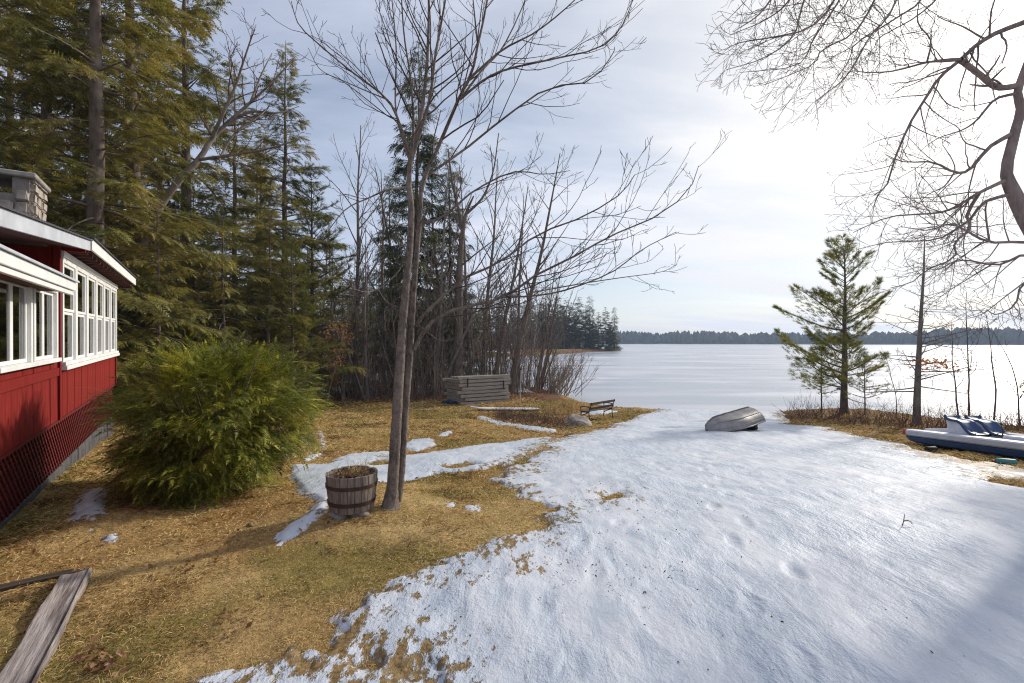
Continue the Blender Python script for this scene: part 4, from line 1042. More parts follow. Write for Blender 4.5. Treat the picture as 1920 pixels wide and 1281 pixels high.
def build_maple():
    m = PxTree(21); D = 6.15; b = G(733, 950)
    D = float(b[1])
    m.limb([(731, 962), (733, 940), (738, 880), (744, 780), (749, 700), (754, 620), (761, 540), (769, 450), (771, 390), (767, 350), (768, 310)], .080, .028, .1, D, 20, 0)
    m.store[('L', 20)][0][1][:3] = [.21, .122, .090]
    m.limb([(745, 940), (752, 890), (757, 820), (763, 740), (770, 650), (775, 560), (783, 460), (788, 400), (789, 360)], .050, .026, .25, D + .12, 18, 0)
    m.limb([(768, 310), (778, 262), (790, 210), (799, 140), (803, 70), (804, 0), (800, -120), (790, -260)], .052, .012, .2)
    m.limb([(768, 312), (785, 255), (806, 185), (815, 110), (828, 40), (838, -30), (845, -180)], .042, .010, -.5)
    m.limb([(789, 360), (798, 326), (822, 276), (858, 190), (884, 138), (896, 84), (914, 0), (925, -90), (930, -220)], .050, .011, .3)
    m.limb([(790, 350), (800, 330), (868, 283), (947, 220), (1027, 166), (1106, 152), (1148, 103), (1152, 88)], .034, .007, .9)
    m.limb([(862, 187), (905, 152), (947, 131), (1031, 112), (1125, 89), (1167, 47), (1190, -10)], .028, .006, -.8)
    m.limb([(868, 180), (905, 130), (942, 90), (985, 0), (1010, -80)], .026, .007, .7)
    m.limb([(878, 150), (940, 95), (1008, 58), (1078, 0), (1130, -60)], .026, .006, -.4)
    m.limb([(896, 84), (890, 30), (885, -40), (890, -140)], .020, .006, .5)
    m.limb([(770, 290), (752, 240), (727, 187), (666, 140), (600, 85), (560, 46), (546, 2)], .028, .006, -.5)
    m.limb([(740, 205), (700, 160), (660, 118), (615, 80)], .016, .005, .5)
    m.limb([(768, 300), (748, 235), (741, 187), (743, 94), (735, 0), (728, -80)], .026, .007, .9)
    m.limb([(742, 120), (725, 60), (700, -10)], .014, .005, -.5)
    m.limb([(768, 330), (775, 240), (770, 150), (757, 60), (750, -60)], .028, .008, -1.0)
    m.limb([(727, 187), (690, 172), (640, 150), (600, 130), (578, 90)], .014, .005, .6)
    m.limb([(783, 421), (830, 407), (886, 360), (961, 323), (1020, 327), (1069, 320)], .030, .006, .7)
    m.limb([(780, 612), (800, 585), (868, 524), (938, 491), (1008, 440), (1092, 407), (1162, 365), (1190, 328)], .034, .006, -.8)
    m.limb([(776, 655), (800, 615), (840, 585), (947, 557), (990, 524), (1092, 473), (1139, 445), (1228, 407), (1289, 360), (1310, 311)], .040, .006, .3)
    m.limb([(942, 557), (1000, 555), (1064, 543), (1148, 510), (1204, 468), (1268, 435)], .022, .005, -.5)
    m.limb([(1000, 548), (1090, 532), (1170, 520), (1240, 510), (1270, 495)], .014, .004, .6)
    m.limb([(761, 352), (727, 356), (690, 372), (648, 393), (610, 440)], .024, .006, -.6)
    m.limb([(757, 505), (752, 470), (741, 437), (748, 415)], .012, .005, -.4, n=10)
    m.limb([(756, 490), (745, 512), (709, 542), (680, 547), (652, 530), (620, 470)], .015, .004, -.8)
    m.limb([(709, 542), (720, 560), (735, 572), (760, 580)], .008, .004, -.4, n=10)
    m.limb([(785, 610), (830, 640), (880, 620), (905, 607), (960, 615), (985, 618)], .010, .004, -.6)
    m.limb([(780, 430), (800, 400), (812, 380), (850, 370)], .016, .005, -.6, n=10)
    prm = dict(up=[.3, .3, .45, .5, .5], wander=[.03, .05, .09, .10, .10], kids=[0, 3.8, 3.4, 2.8, 0], ang=[40, 38, 40, 40, 35], ratio=[.3, .40, .45, .5, .5], t0=[.2, .2, .22, .2, .2], rmin=.0026, max=4, rr=.34, tip=.45, lmin=.10, lmax=1.1)
    m.twigs(prm, 2)
    T = thing('maple_tree', 'tall leafless two-stemmed maple rising beside the barrel planter', 'tree', (b[0], b[1], b[2]))
    o = np.array([b[0], b[1], b[2]])
    g = Geo()
    for (W, rad, lev) in m.limbs[:2]:
        nn = 90; tt = np.linspace(0, len(W) - 1, nn); Wd = resample(W - o, nn); rd = np.interp(tt, np.arange(len(W)), rad) * (1 + .018 * m.r.normal(size=nn)); Wd[3:-3] += m.r.normal(0, .001, (nn - 6, 3)); g.tube(Wd, rd, 16)
    link('trunk', g.mesh('trunk', MT['maplebark']), T)
    g = Geo()
    for (W, rad, lev) in m.limbs[2:]: g.tube(W - o, rad * .66, 8)
    link('limbs', g.mesh('limbs', MT['maplebark']), T)
    tag(link('twigs', tubes([2, 3, 4], m.store, o).mesh('twigs', MT['mapletwig']), T), kind='stuff')
    # swollen buds along the twigs
    P, Dv = [], []
    for lv in (2, 3):
        for pts, rads in m.store.get(lv, []):
            for i in (len(pts) - 1, len(pts) - 2): P.append(pts[i] - o); Dv.append(pts[i] - pts[i - 1])
    P = np.array(P); n = len(P); V = np.array([(0, -.3, 0), (0, .3, 0), (0, 0, .3), (1.6, 0, 0.05)]); Tt = np.array([(0, 1, 3), (1, 2, 3), (2, 0, 3)])
    link('buds', sprays(P, np.array(Dv), np.tile([.1, .3, 1.], (n, 1)), np.full(n, .011), (V, Tt)).mesh('buds', MT['mapletwig']), T)


build_maple()


def build_oak():
    m = PxTree(33); D = 7.6; r = m.r
    bx, by = 8.95, 7.6
    tr = [(2075, 930), (2055, 760), (2020, 620), (1975, 500), (1925, 412), (1898, 356), (1887, 320), (1902, 253), (1914, 205), (1908, 173), (1925, 120), (1950, 40), (1960, -120), (1950, -300)]
    m.limb(tr, .30, .05, 0.0, D, 30, 0)
    W = m.limbs[0]; W[1][:] = np.interp(np.linspace(0, 1, 30), [0, .1, .3, .45, .6, .8, 1], [.26, .17, .115, .075, .06, .045, .03])
    m.limb([(1914, 160), (1870, 164), (1837, 140), (1801, 112)], .062, .048, -.3, n=12)
    m.limb([(1960, 20), (1920, 42), (1870, 61), (1832, 84), (1801, 112), (1762, 145), (1734, 187), (1705, 234), (1677, 300), (1663, 347), (1640, 365)], .058, .010, -.2, n=20)
    m.limb([(1801, 112), (1770, 115), (1738, 117), (1677, 133), (1630, 136), (1600, 133)], .030, .007, -.6)
    m.limb([(1738, 117), (1745, 75), (1720, 40), (1728, -20)], .018, .008, .4, n=10)
    m.limb([(1903, 176), (1865, 187), (1832, 225), (1804, 244), (1762, 258), (1735, 275)], .032, .006, .7)
    m.limb([(1900, 250), (1855, 276), (1818, 318), (1790, 323), (1748, 304), (1696, 304), (1660, 290)], .046, .006, -.5)
    m.limb([(1790, 323), (1770, 350), (1740, 365), (1715, 390)], .016, .005, .5, n=10)
    m.limb([(1888, 337), (1837, 361), (1790, 389), (1752, 400), (1668, 407), (1600, 436)], .040, .006, -.9)
    m.limb([(1893, 365), (1846, 379), (1818, 412), (1790, 431), (1752, 450), (1668, 454), (1607, 468)], .036, .006, .6)
    m.limb([(1960, 470), (1920, 454), (1855, 454), (1808, 431), (1780, 420), (1740, 432), (1690, 425)], .036, .006, -.7)
    m.limb([(1837, 361), (1813, 403), (1820, 430), (1790, 454), (1790, 483), (1738, 506), (1710, 529), (1670, 540)], .034, .006, -.3)
    m.limb([(1970, 490), (1920, 478), (1870, 497), (1800, 487), (1760, 505), (1720, 500)], .034, .006, .5)
    m.limb([(1985, 520), (1920, 530), (1903, 572), (1868, 590), (1850, 580)], .026, .006, -.4, n=10)
    m.limb([(1855, 454), (1848, 400), (1850, 380)], .018, .012, -.1, n=8)
    m.limb([(1858, 497), (1820, 520), (1780, 545), (1730, 580)], .016, .004, .5, n=10)
    m.limb([(1920, 530), (1880, 560), (1840, 590), (1800, 600)], .014, .004, -.5, n=10)
    # the overhanging mass from above the frame
    m.limb([(1950, -40), (1850, -95), (1750, -110), (1650, -100), (1560, -95), (1480, -70), (1430, -30)], .075, .018, -.9, n=16)
    for pts in ([(1770, -105), (1738, -10), (1668, 42), (1602, 84), (1593, 112), (1551, 173)], [(1690, -100), (1640, 0), (1602, 61), (1541, 94), (1523, 122), (1434, 159)], [(1620, -95), (1574, 0), (1527, 70), (1495, 122), (1387, 136)],
                [(1560, -92), (1508, 0), (1488, 66), (1434, 108), (1362, 131)], [(1600, -95), (1565, 0), (1518, 52), (1448, 70), (1387, 80), (1360, 94)], [(1520, -80), (1480, 0), (1434, 38), (1368, 66)],
                [(1720, -103), (1672, 20), (1630, 70), (1590, 140), (1530, 190)], [(1480, -60), (1430, 20), (1375, 60)], [(1800, -100), (1770, -20), (1720, 30), (1650, 70), (1640, 90)]):
        m.limb(pts, .024, .006, r.uniform(-.9, .9), n=12)
    prm = dict(up=[0, 0, .12, .15, .15], wander=[.05, .08, .12, .14, .15], kids=[0, 6.5, 6.0, 5.0, 0], ang=[45, 48, 48, 45, 40], ratio=[.3, .34, .45, .5, .5], t0=[.2, .2, .2, .2, .2], rmin=.0027, max=4, rr=.38, tip=.4, lmin=.12, lmax=1.0)
    m.twigs(prm, 1)
    z = ground_at(bx, by); T = thing('oak_tree', 'large leafless tree with crooked limbs reaching in from the right edge', 'tree', (m.limbs[0][0][0][0], m.limbs[0][0][0][1], z)); o = np.array(T.location)
    W0, r0, _ = m.limbs[0]; W0 = np.vstack([[W0[0][0] + .05, W0[0][1], z - .2], W0]); r0 = np.concatenate([[.42], r0])
    g = Geo(); g.tube(W0 - o, r0, 14); link('trunk', g.mesh('trunk', MT['oakbark']), T)
    g = Geo()
    for (W, rad, lev) in m.limbs[1:]: g.tube(W - o, rad * .78, 8)
    link('limbs', g.mesh('limbs', MT['oakbark']), T)
    tag(link('twigs', tubes([2, 3, 4], m.store, o).mesh('twigs', MT['oakbark']), T), kind='stuff')


build_oak()


# ------------------------------------------------------------------ rounded evergreen shrub by the house
def build_bush():
    r = np.random.default_rng(14); T = thing('evergreen_shrub', 'large rounded yellow-green evergreen shrub before the red cottage', 'shrub', (-4.12, 6.9, ground_at(-4.12, 6.9)))
    lobes = [((-.10, -.1, 1.05), (1.16, 1.12, 1.00), 6400), ((.15, .55, 1.10), (.95, .95, .88), 3800), ((-.75, .15, 1.05), (.80, .85, .92), 2300), ((-.15, -.40, .60), (1.00, .78, .60), 2500)]
    P, D, U, S = [], [], [], []
    for c, rad, n in lobes:
        v = nrm(r.normal(size=(n, 3))); k = 0.50 + .52 * r.random(n) ** .5
        az = np.arctan2(v[:, 1], v[:, 0]); tier = np.sin(v[:, 2] * 9 + 1.5 * np.sin(az * 3 + c[0] * 5)); lump = 1 + .10 * tier + .09 * np.sin(az * 5 + v[:, 2] * 4 + c[1] * 7) + .05 * np.sin(az * 11 - v[:, 2] * 8)
        p = np.array(c) + v * np.array(rad) * (k * lump)[:, None]; ok = (p[:, 2] > .06) & ((tier > -.75) | (r.random(n) < .5))
        out = v * np.array([1, 1, .45]) + np.array([0, 0, .10]) + r.normal(0, .28, (n, 3)); out[v[:, 2] > .6, 2] += .25
        P.append(p[ok]); D.append(out[ok]); U.append((np.array([0, 0, 1.]) + r.normal(0, .22, (n, 3)))[ok]); S.append(((.10 + .24 * r.random(n) ** 1.6) * (1 + .25 * tier))[ok])
    P, D, U, S = map(np.concatenate, (P, D, U, S))
    link('foliage', sprays(P - nrm(D) * S[:, None] * .45, D, U, S, FR_YEW).mesh('foliage', MT['yew']), T)
    g = Geo()
    for i in range(70):
        a = r.uniform(0, 6.28); e = np.array([math.cos(a) * r.uniform(.3, 1.2), math.sin(a) * r.uniform(.3, 1.0), r.uniform(.6, 2.0)]); b = np.array([r.normal() * .12, r.normal() * .12, -.05]); mid = (b + e) / 2 + np.array([0, 0, .12])
        g.tube(resample([b, mid, e], 7), np.linspace(.022, .005, 7), 5)
    link('stems', g.mesh('stems', MT['darkbark']), T)


build_bush()

# ------------------------------------------------------------------ right bank: pine, bare tree, saplings
pine_m = conifer(5, 8.0, 3.7, 1.2, 84, TUFT, .22, 44, lambda t: (1 - t) ** .50 * (.72 + .28 * math.sin(t * 17)), 0, 44, .70, .17, .46, (.38, math.pi), 'darkbark', 'pine', .12)
pb = G(1583, 774); plant(pine_m, 'pine_tree', 'young white pine standing alone on the right bank', 'tree', pb[0], pb[1], 1.0, 0)
pine2 = conifer(6, 4.2, 1.5, .8, 36, TUFT, .20, 15, lambda t: (1 - t) ** .8, 5, 40, .5, .045, .3, None, 'darkbark', 'pine', .1)
p2 = G(1541, 772); plant(pine2, 'pine_sapling', 'thin pine sapling close left of the lone white pine', 'tree', p2[0], p2[1], .85, 1.0)
p2 = G(1622, 779); plant(pine2, 'pine_sapling', 'thin sparse pine sapling close right of the lone white pine', 'tree', p2[0], p2[1], .75, 2.4)


def bare_tree(seed, H, r0, prm, lean=(0, 0, 1), bark='greybark', twig='twig', fork=0):
    r = np.random.default_rng(seed); st = {}
    grow(st, r, (0, 0, -.2), lean, H, r0, 0, prm)
    for k in range(fork): grow(st, r, (r.normal() * r0, r.normal() * r0, -.1), np.array(lean) + r.normal(size=3) * .12, H * r.uniform(.7, .95), r0 * .7, 0, prm)
    for pts, rads in st[0]: rads[0] *= 1.35
    return tubes([0], st).mesh('trunk', MT[bark]), tubes([1, 2], st).mesh('branches', MT[bark]), tubes([3, 4], st).mesh('twigs', MT[twig])


BN = ('trunk', 'branches', 'twigs')
PR_LARCH = dict(up=[.02, .12, .25, .2, .1], wander=[.012, .05, .08, .12, .1], kids=[6.5, 3.0, 3.5, 0, 0], ang=[80, 80, 50, 45, 40], ratio=[.3, .26, .45, .5, .5], t0=[.2, .12, .2, .2, .2], rmin=.0058, max=3, rr=.26, tip=.3, tip0=.10, lmax=2.0)
lm = bare_tree(41, 7.4, .14, PR_LARCH, (0.02, 0, 1), 'greybark', 'redtwig')
lb = G(1719, 797); LT = plant(lm, 'bare_tree', 'leafless straight tree with orange leaves on one low branch, right of the pine', 'tree', lb[0], lb[1], 1.0, .5, names=BN)
r_ = np.random.default_rng(9); c_ = np.array([.35, -.3, 2.35])
Pm = np.stack([r_.normal(.45, .42, 130), r_.normal(-.2, .18, 130), 2.35 + r_.normal(0, .10, 130)], -1) ; Pm[:, 2] -= (Pm[:, 0] - .4) * .12
orr = np.array(Matrix.Rotation(-.5, 3, 'Z')); link('orange_leaves', leaf_mesh(Pm @ orr.T, .13, r_, .9).mesh('orange_leaves', MT['orangeleaf']), LT)
g = Geo(); g.tube((np.array([(0, 0, 2.2), (.4, -.1, 2.38), (.9, -.2, 2.36), (1.4, -.25, 2.2)]) @ orr.T), [.02, .014, .008, .004], 5)
link('leafy_branch', g.mesh('leafy_branch', MT['greybark']), LT)
PR_SAP = dict(up=[.08, .35, .4, .3, .1], wander=[.06, .10, .12, .12, .1], kids=[2.6, 3.0, 3.0, 0, 0], ang=[45, 50, 45, 45, 40], ratio=[.3, .30, .4, .5, .5], t0=[.35, .2, .2, .2, .2], rmin=.0042, max=3, rr=.5, tip=.35, tip0=.2, lmax=1.6)
saps = [bare_tree(50 + i, H, .035, PR_SAP, bark='darkbark', twig='redtwig') for i, H in enumerate((4.2, 5.0, 4.4))]
for i, (px, py, s, lab) in enumerate(((1797, 798, 1.0, 'thin bare sapling behind the seats of the pedal boat, left of two'), (1815, 798, 1.05, 'thin bare sapling behind the seats of the pedal boat, right of two'),
                                      (1862, 805, 1.0, 'crooked bare sapling with tangled base near the right edge'), (1912, 806, .9, 'bare sapling leaning at the far right edge of the bank'), (1680, 785, .6, 'short bare sapling just left of the straight bare tree'))):
    p = G(px, py); plant(saps[i % 3], 'bare_sapling', lab, 'sapling', p[0], p[1], s, i * 1.7, 'bare saplings on the right bank', BN, tilt=.1 if i == 3 else 0)
r_ = np.random.default_rng(17); P = []
for i in range(900):
    t = r_.random(); px = 1478 + 520 * t; py = 779 + 26 * min(1, t * 2.2) + r_.normal() * 3.5; P.append(G(px, py))
P = np.array(P); P[:, 2] -= .03
tag(link('bank_undergrowth', sticks(P[:650], .95, .0075, r_, 1.0, .5, 5, 3, None, 3).mesh('bank_undergrowth', MT['redtwig'])), 'tangle of bare reddish stems along the right bank', 'undergrowth', kind='stuff')
tag(link('bank_grass', sticks(P[:500] + r_.normal(0, .3, (500, 3)) * [1, 1, 0], .32, .005, r_, .7, .6, 3, 3, None, 0).mesh('bank_grass', MT['grass'])), 'dry brown grass on the right bank', 'grass', kind='stuff')
L_ = np.concatenate([P[r_.integers(0, 900, 2600)] + r_.normal(0, .9, (2600, 3)) * [1, 1, 0]]); L_[:, 2] = gz(L_[:, 0], L_[:, 1]) + .03; L_ = L_[L_[:, 2] > .08]
tag(link('bank_leaf_litter', leaf_mesh(L_, .10, r_, .5).mesh('bank_leaf_litter', MT['deadleaf'])), 'fallen brown leaves on the right bank', 'leaf litter', kind='stuff')

# ------------------------------------------------------------------ woods on the left
hp = lambda t: min(1, (1 - t) * 1.25) ** .8 * (.78 + .22 * math.sin(t * 33))
hem = [conifer(60, 24, 4.6, 2.5, 170, FR_HEM, .58, 21, hp, -4, 32, -.55, .33, .30, None, 'darkbark', 'hemlock', .10),
       conifer(61, 22, 4.7, 2.0, 160, FR_HEM, .60, 21, hp, -2, 34, -.5, .26, .32, None, 'darkbark', 'hemlock', .06),
       conifer(62, 10, 2.7, .6, 100, FR_HEM, .50, 20, hp, 0, 30, -.45, .13, .34, None, 'darkbark', 'hemlock', .05)]
spr = conifer(63, 25, 3.9, 2.0, 190, FR_SPR, .85, 20, lambda t: (1 - t) ** .7 * (.8 + .2 * math.sin(t * 40)), -12, 25, -.35, .26, .22, None, 'darkbark', 'spruce', .05)
pin3 = conifer(64, 12, 3.0, 1.6, 95, TUFT, .30, 20, lambda t: (1 - t) ** .6, 2, 40, .3, .15, .34, None, 'darkbark', 'pine', .05)


farc = conifer(65, 22, 5.2, .8, 110, FR_HEM, 1.7, 9, lambda t: min(1, (1 - t) * 1.3) ** .8 * (.75 + .25 * math.sin(t * 26)), -2, 35, -.3, .3, .34, None, 'darkbark', 'spruce', .1)
fars = conifer(66, 24, 3.6, .8, 120, FR_SPR, 1.7, 9, lambda t: (1 - t) ** .8 * (.8 + .2 * math.sin(t * 30)), -8, 25, -.3, .3, .3, None, 'darkbark', 'spruce', .05)


def at(px, d): return (px - CX) / FPX * d, d


for i, (px, d, k, s, lab) in enumerate((
        (-70, 15, 0, 1.0, 'tall hemlock partly cut by the left edge of the picture'), (95, 19, 1, 1.15, 'tall hemlock directly behind the stone chimney'), (185, 16.5, 0, 1.02, 'tall hemlock behind the cottage, first right of the chimney'),
        (245, 20, 0, 1.12, 'tall hemlock behind the cottage, second right of the chimney'), (345, 24, 0, 1.05, 'tall hemlock behind the shrub, its crown reaching over the leaning tree'), (536, 27, 1, .93, 'slim dark hemlock with a pointed top standing right of the leaning bare tree'),
        (20, 26, 0, 1.1, 'hemlock deep in the woods behind the chimney'), (440, 31, 1, .98, 'hemlock deep in the woods behind the leaning tree'), (300, 33, 0, 1.15, 'hemlock deep in the woods behind the cottage eave'), (140, 30, 0, 1.15, 'hemlock deep in the woods right of the chimney'), (490, 38, 1, .95, 'hemlock deep in the woods, just left of the slim pointed one'))):
    x, y = at(px, d); plant(hem[k], 'hemlock_tree', lab, 'tree', x, y, s, i * 1.3, 'hemlocks behind the cottage')
for i, (px, d, s, lab) in enumerate(((300, 17, .85, 'low bushy hemlock just right of the cottage corner'), (420, 21, .95, 'dark low hemlock above the middle of the rounded shrub'), (500, 23, 1.0, 'low hemlock above the right end of the rounded shrub'), (255, 19, 1.1, 'low hemlock half hidden by the cottage eave'), (365, 25, 1.15, 'low hemlock deep behind the rounded shrub'))):
    x, y = at(px, d); plant(hem[2], 'young_hemlock', lab, 'tree', x, y, s, i * 2.1, 'young hemlocks in the woods')
for px, d, s, lab in ((585, 29, 1.2, 'bushy sunlit green pine at the left edge of the bare woods'), (548, 23.5, .78, 'bushy green pine right above the rounded shrub')):
    x, y = at(px, d); plant(pin3, 'bushy_pine', lab, 'tree', x, y, s, 1.1)
for i, (px, d, s, lab) in enumerate(((775, 34, 1.0, 'tall narrow dark spruce behind the maple stems'), (846, 36, .74, 'shorter dark spruce behind the thick dark trunk'), (735, 40, .70, 'spruce hidden deep behind the left maple stem'))):
    x, y = at(px, d); plant(spr, 'spruce_tree', lab, 'tree', x, y, s, i * 1.9)

plant(hem[0], 'hemlock_tree', 'tall hemlock beyond the right edge whose shade falls on the near snow', 'tree', 23.6, 16.9, 1.1, 2.0, sxy=.80)

plant(spr, 'spruce_tree', 'tall narrow spruce beyond the right edge of the picture', 'tree', 20.5, 16.0, 1.0, 1.0, sxy=.65)

# the leaning bare tree
m = PxTree(70)
m.limb([(205, 700), (235, 560), (280, 425), (330, 345), (372, 300), (397, 262), (425, 232), (470, 192), (515, 150), (552, 108)], .20, .025, 1.5, 19.0, 22, 0)
m.limb([(397, 262), (415, 220), (440, 165), (455, 120), (470, 75), (478, 55)], .085, .015, -1.5, n=14); m.limb([(425, 232), (470, 210), (520, 212), (560, 200)], .08, .015, 1.2)
m.limb([(372, 300), (440, 290), (500, 280), (560, 262)], .07, .015, -1.5); m.limb([(470, 192), (490, 140), (510, 100)], .06, .015, 1.0, n=10); m.limb([(440, 165), (430, 120), (445, 80)], .05, .012, .8, n=10)
m.limb([(410, 300), (440, 250), (490, 215), (510, 190)], .05, .012, 1.5, n=10)
PRL = dict(up=[0, .1, .3, .3, .3], wander=[.05, .06, .12, .14, .14], kids=[0, 2.2, 2.4, 2.2, 0], ang=[45, 45, 45, 42, 40], ratio=[.3, .35, .42, .5, .5], t0=[.3, .2, .2, .2, .2], rmin=.008, max=4, rr=.5, tip=.4, lmin=.3, lmax=2.6)
m.twigs(PRL, 1); W0, r0, _ = m.limbs[0]; kids(m.store, m.r, W0[9:], r0[9:], 5.0, 1, PRL)
o = W0[0].copy(); o[2] = ground_at(o[0], o[1]); T = thing('leaning_tree', 'leaning grey bare tree reaching right out of the hemlocks', 'tree', tuple(o))
g = Geo(); g.tube(np.vstack([[W0[0] + [-.6, -.2, -2.0]], W0]) - o, np.concatenate([[.26], r0]), 12); link('trunk', g.mesh('trunk', MT['greybark']), T)
g = Geo(); [g.tube(W - o, rad, 7) for W, rad, _ in m.limbs[1:]]; link('limbs', g.mesh('limbs', MT['greybark']), T); tag(link('twigs', tubes([2, 3, 4], m.store, o).mesh('twigs', MT['redtwig']), T), kind='stuff')

# the thick dark trunk with a broken top, and the slim bare trees
m = PxTree(71)
m.limb([(857, 735), (858, 690), (860, 600), (862, 500), (868, 430), (876, 395), (888, 368)], .42, .05, .4, 31.5, 18, 0)
m.limb([(868, 430), (860, 395), (848, 340), (840, 280)], .15, .05, .8, n=10); m.limb([(876, 400), (905, 370), (925, 320), (935, 250)], .10, .03, -.8); m.limb([(862, 500), (900, 470), (940, 440)], .07, .02, -1); m.limb([(861, 540), (830, 500), (800, 480)], .06, .02, -1, n=10)
PRT = dict(PRL, kids=[0, 1.6, 2.0, 1.8, 0], rmin=.010); m.twigs(PRT, 1)
W0, r0, _ = m.limbs[0]; o = W0[0].copy(); o[2] = ground_at(o[0], o[1]) ; T = thing('old_pine_trunk', 'thick dark trunk with a broken top behind the timber stack', 'tree', tuple(o))
g = Geo(); g.tube(np.vstack([[W0[0] + [0, 0, -.6]], W0]) - o, np.concatenate([[.55], r0]), 12); link('trunk', g.mesh('trunk', MT['darkbark']), T)
g = Geo(); [g.tube(W - o, rad, 7) for W, rad, _ in m.limbs[1:]]; link('limbs', g.mesh('limbs', MT['darkbark']), T); tag(link('twigs', tubes([2, 3, 4], m.store, o).mesh('twigs', MT['twig']), T), kind='stuff')

PR_W = dict(up=[.05, .45, .4, .3, .2], wander=[.03, .08, .11, .13, .1], kids=[1.25, 1.5, 1.9, 0, 0], ang=[38, 42, 45, 45, 40], ratio=[.3, .33, .42, .5, .5], t0=[.30, .2, .2, .2, .2], rmin=.0085, max=3, rr=.5, tip=.3, tip0=.12, lmax=5.5)
bare = [bare_tree(80, 17, .20, PR_W, (.02, 0, 1), 'greybark', 'twig'), bare_tree(81, 13, .17, PR_W, (.16, -.03, 1), 'darkbark', 'redtwig'), bare_tree(82, 11, .12, PR_W, (-.05, .05, 1), 'greybark', 'twig', 1), bare_tree(83, 9, .10, PR_W, (.22, 0, 1), 'darkbark', 'redtwig', 2)]
birch = bare_tree(84, 9, .07, PR_W, (.12, 0, 1), 'birch', 'twig')
for i, (px, d, k, s, rz, lab) in enumerate((
        (664, 31, 0, 1.02, .3, 'tall slim bare tree left of the maple, rising above the woods'), (955, 33, 1, 1.35, .1, 'dark bare tree leaning right at the end of the timber stack'), (905, 37, 0, 1.05, 1.2, 'slim bare tree behind the right half of the timber stack'),
        (1003, 38, 3, 1.25, .4, 'many-stemmed bare tree leaning over the ice right of the pole'), (690, 29, 2, .95, 2.0, 'twin-stemmed bare tree left of the maple trunk'), (722, 36, 0, 1.0, 3.3, 'bare tree showing just left of the maple stems'),
        (815, 31, 2, 1.4, 4.0, 'twin-stemmed bare tree between the maple and the thick dark trunk'), (830, 41, 0, 1.05, 5.1, 'bare tree deep behind the twin-stemmed one, right of the maple'), (620, 33, 2, 1.05, 5.6, 'bare tree at the left end of the bare woods'), (645, 28, 3, .85, 2.6, 'low many-stemmed bare tree at the lawn edge left of the maple'),
        (930, 30, 3, .80, .0, 'low many-stemmed bare tree right behind the timber stack'), (755, 28.5, 3, .75, 4.4, 'low many-stemmed bare tree hidden behind the maple stems'), (600, 45, 0, .85, .9, 'bare tree deep in the woods above the rounded shrub'), (700, 52, 1, 1.1, 3.0, 'bare tree on the far side of the wooded strip left of the maple'),
        (885, 35, 2, 1.5, 1.0, 'twin-stemmed bare tree just right of the thick dark trunk'), (925, 39, 1, 1.35, .5, 'dark bare tree leaning right behind the timber stack, deep in the woods'), (975, 36.5, 2, 1.35, 2.2, 'twin-stemmed bare tree behind the pole'), (1012, 37, 3, 1.15, .2, 'bare tree with several stems nearest the open ice'), (795, 35, 1, 1.3, 2.9, 'dark bare tree behind the right maple stem'), (870, 42, 3, 1.2, 4.0, 'many-stemmed bare tree deep behind the thick dark trunk'))):
    x, y = at(px, d); plant(bare[k], 'bare_tree', lab, 'tree', x, y, s, rz, 'bare trees in the woods', BN)
for px, d, s, rz, lab in ((990, 36, .80, .2, 'thin pale birch leaning right near the pole'), (975, 40, .75, -.3, 'thin pale birch behind the pole')):
    x, y = at(px, d); plant(birch, 'birch_tree', lab, 'tree', x, y, s, rz, None, BN)

PR_TH = dict(up=[.06, .4, .4, .3, .1], wander=[.05, .10, .12, .12, .1], kids=[2.4, 2.2, 2.2, 0, 0], ang=[40, 45, 45, 45, 40], ratio=[.3, .30, .42, .5, .5], t0=[.22, .2, .2, .2, .2], rmin=.0105, max=3, rr=.45, tip=.35, tip0=.15, lmax=2.8)
thick = [bare_tree(120 + i, H, .055, PR_TH, bark=bk, twig='twig') for i, (H, bk) in enumerate(((8.5, 'darkbark'), (7.0, 'greybark'), (9.5, 'darkbark'), (6.0, 'greybark')))]
r = np.random.default_rng(130)
for i in range(120):
    px = 592 + 450 * ((i + r.random()) / 120) ** .85; d = r.uniform(28.6, 46) + max(0, px - 930) * .04
    if 845 < px < 960 and d < 31.5: d += 4
    x, y = at(px, d)
    if sdist(LAND, np.array([x]), np.array([y]))[0] < .6: continue
    side = 'left of the maple' if px < 740 else ('between the maple and the timber stack' if px < 850 else 'behind the timber stack')
    plant(thick[r.integers(0, 4)], 'thicket_tree', 'slender bare young tree in the brown thicket ' + side, 'tree', x, y, r.uniform(.75, 1.1), r.uniform(0, 6), 'slender trees of the thicket ' + side, BN)
for i, (px, d, k, s, lab) in enumerate(((690, 44, 2, 1.0, 'dark young hemlock deep in the thicket left of the maple'), (760, 43, 2, 1.1, 'dark young hemlock deep behind the maple stems'), (820, 45, 2, 1.0, 'dark young hemlock deep behind the thick dark trunk'), (640, 40, 2, 1.0, 'dark young hemlock behind the copper-leaved sapling'), (905, 46, 2, .9, 'dark young hemlock deep behind the timber stack'))):
    x, y = at(px, d); plant(hem[k], 'young_hemlock', lab, 'tree', x, y, s, i * 1.1, 'young hemlocks in the woods')

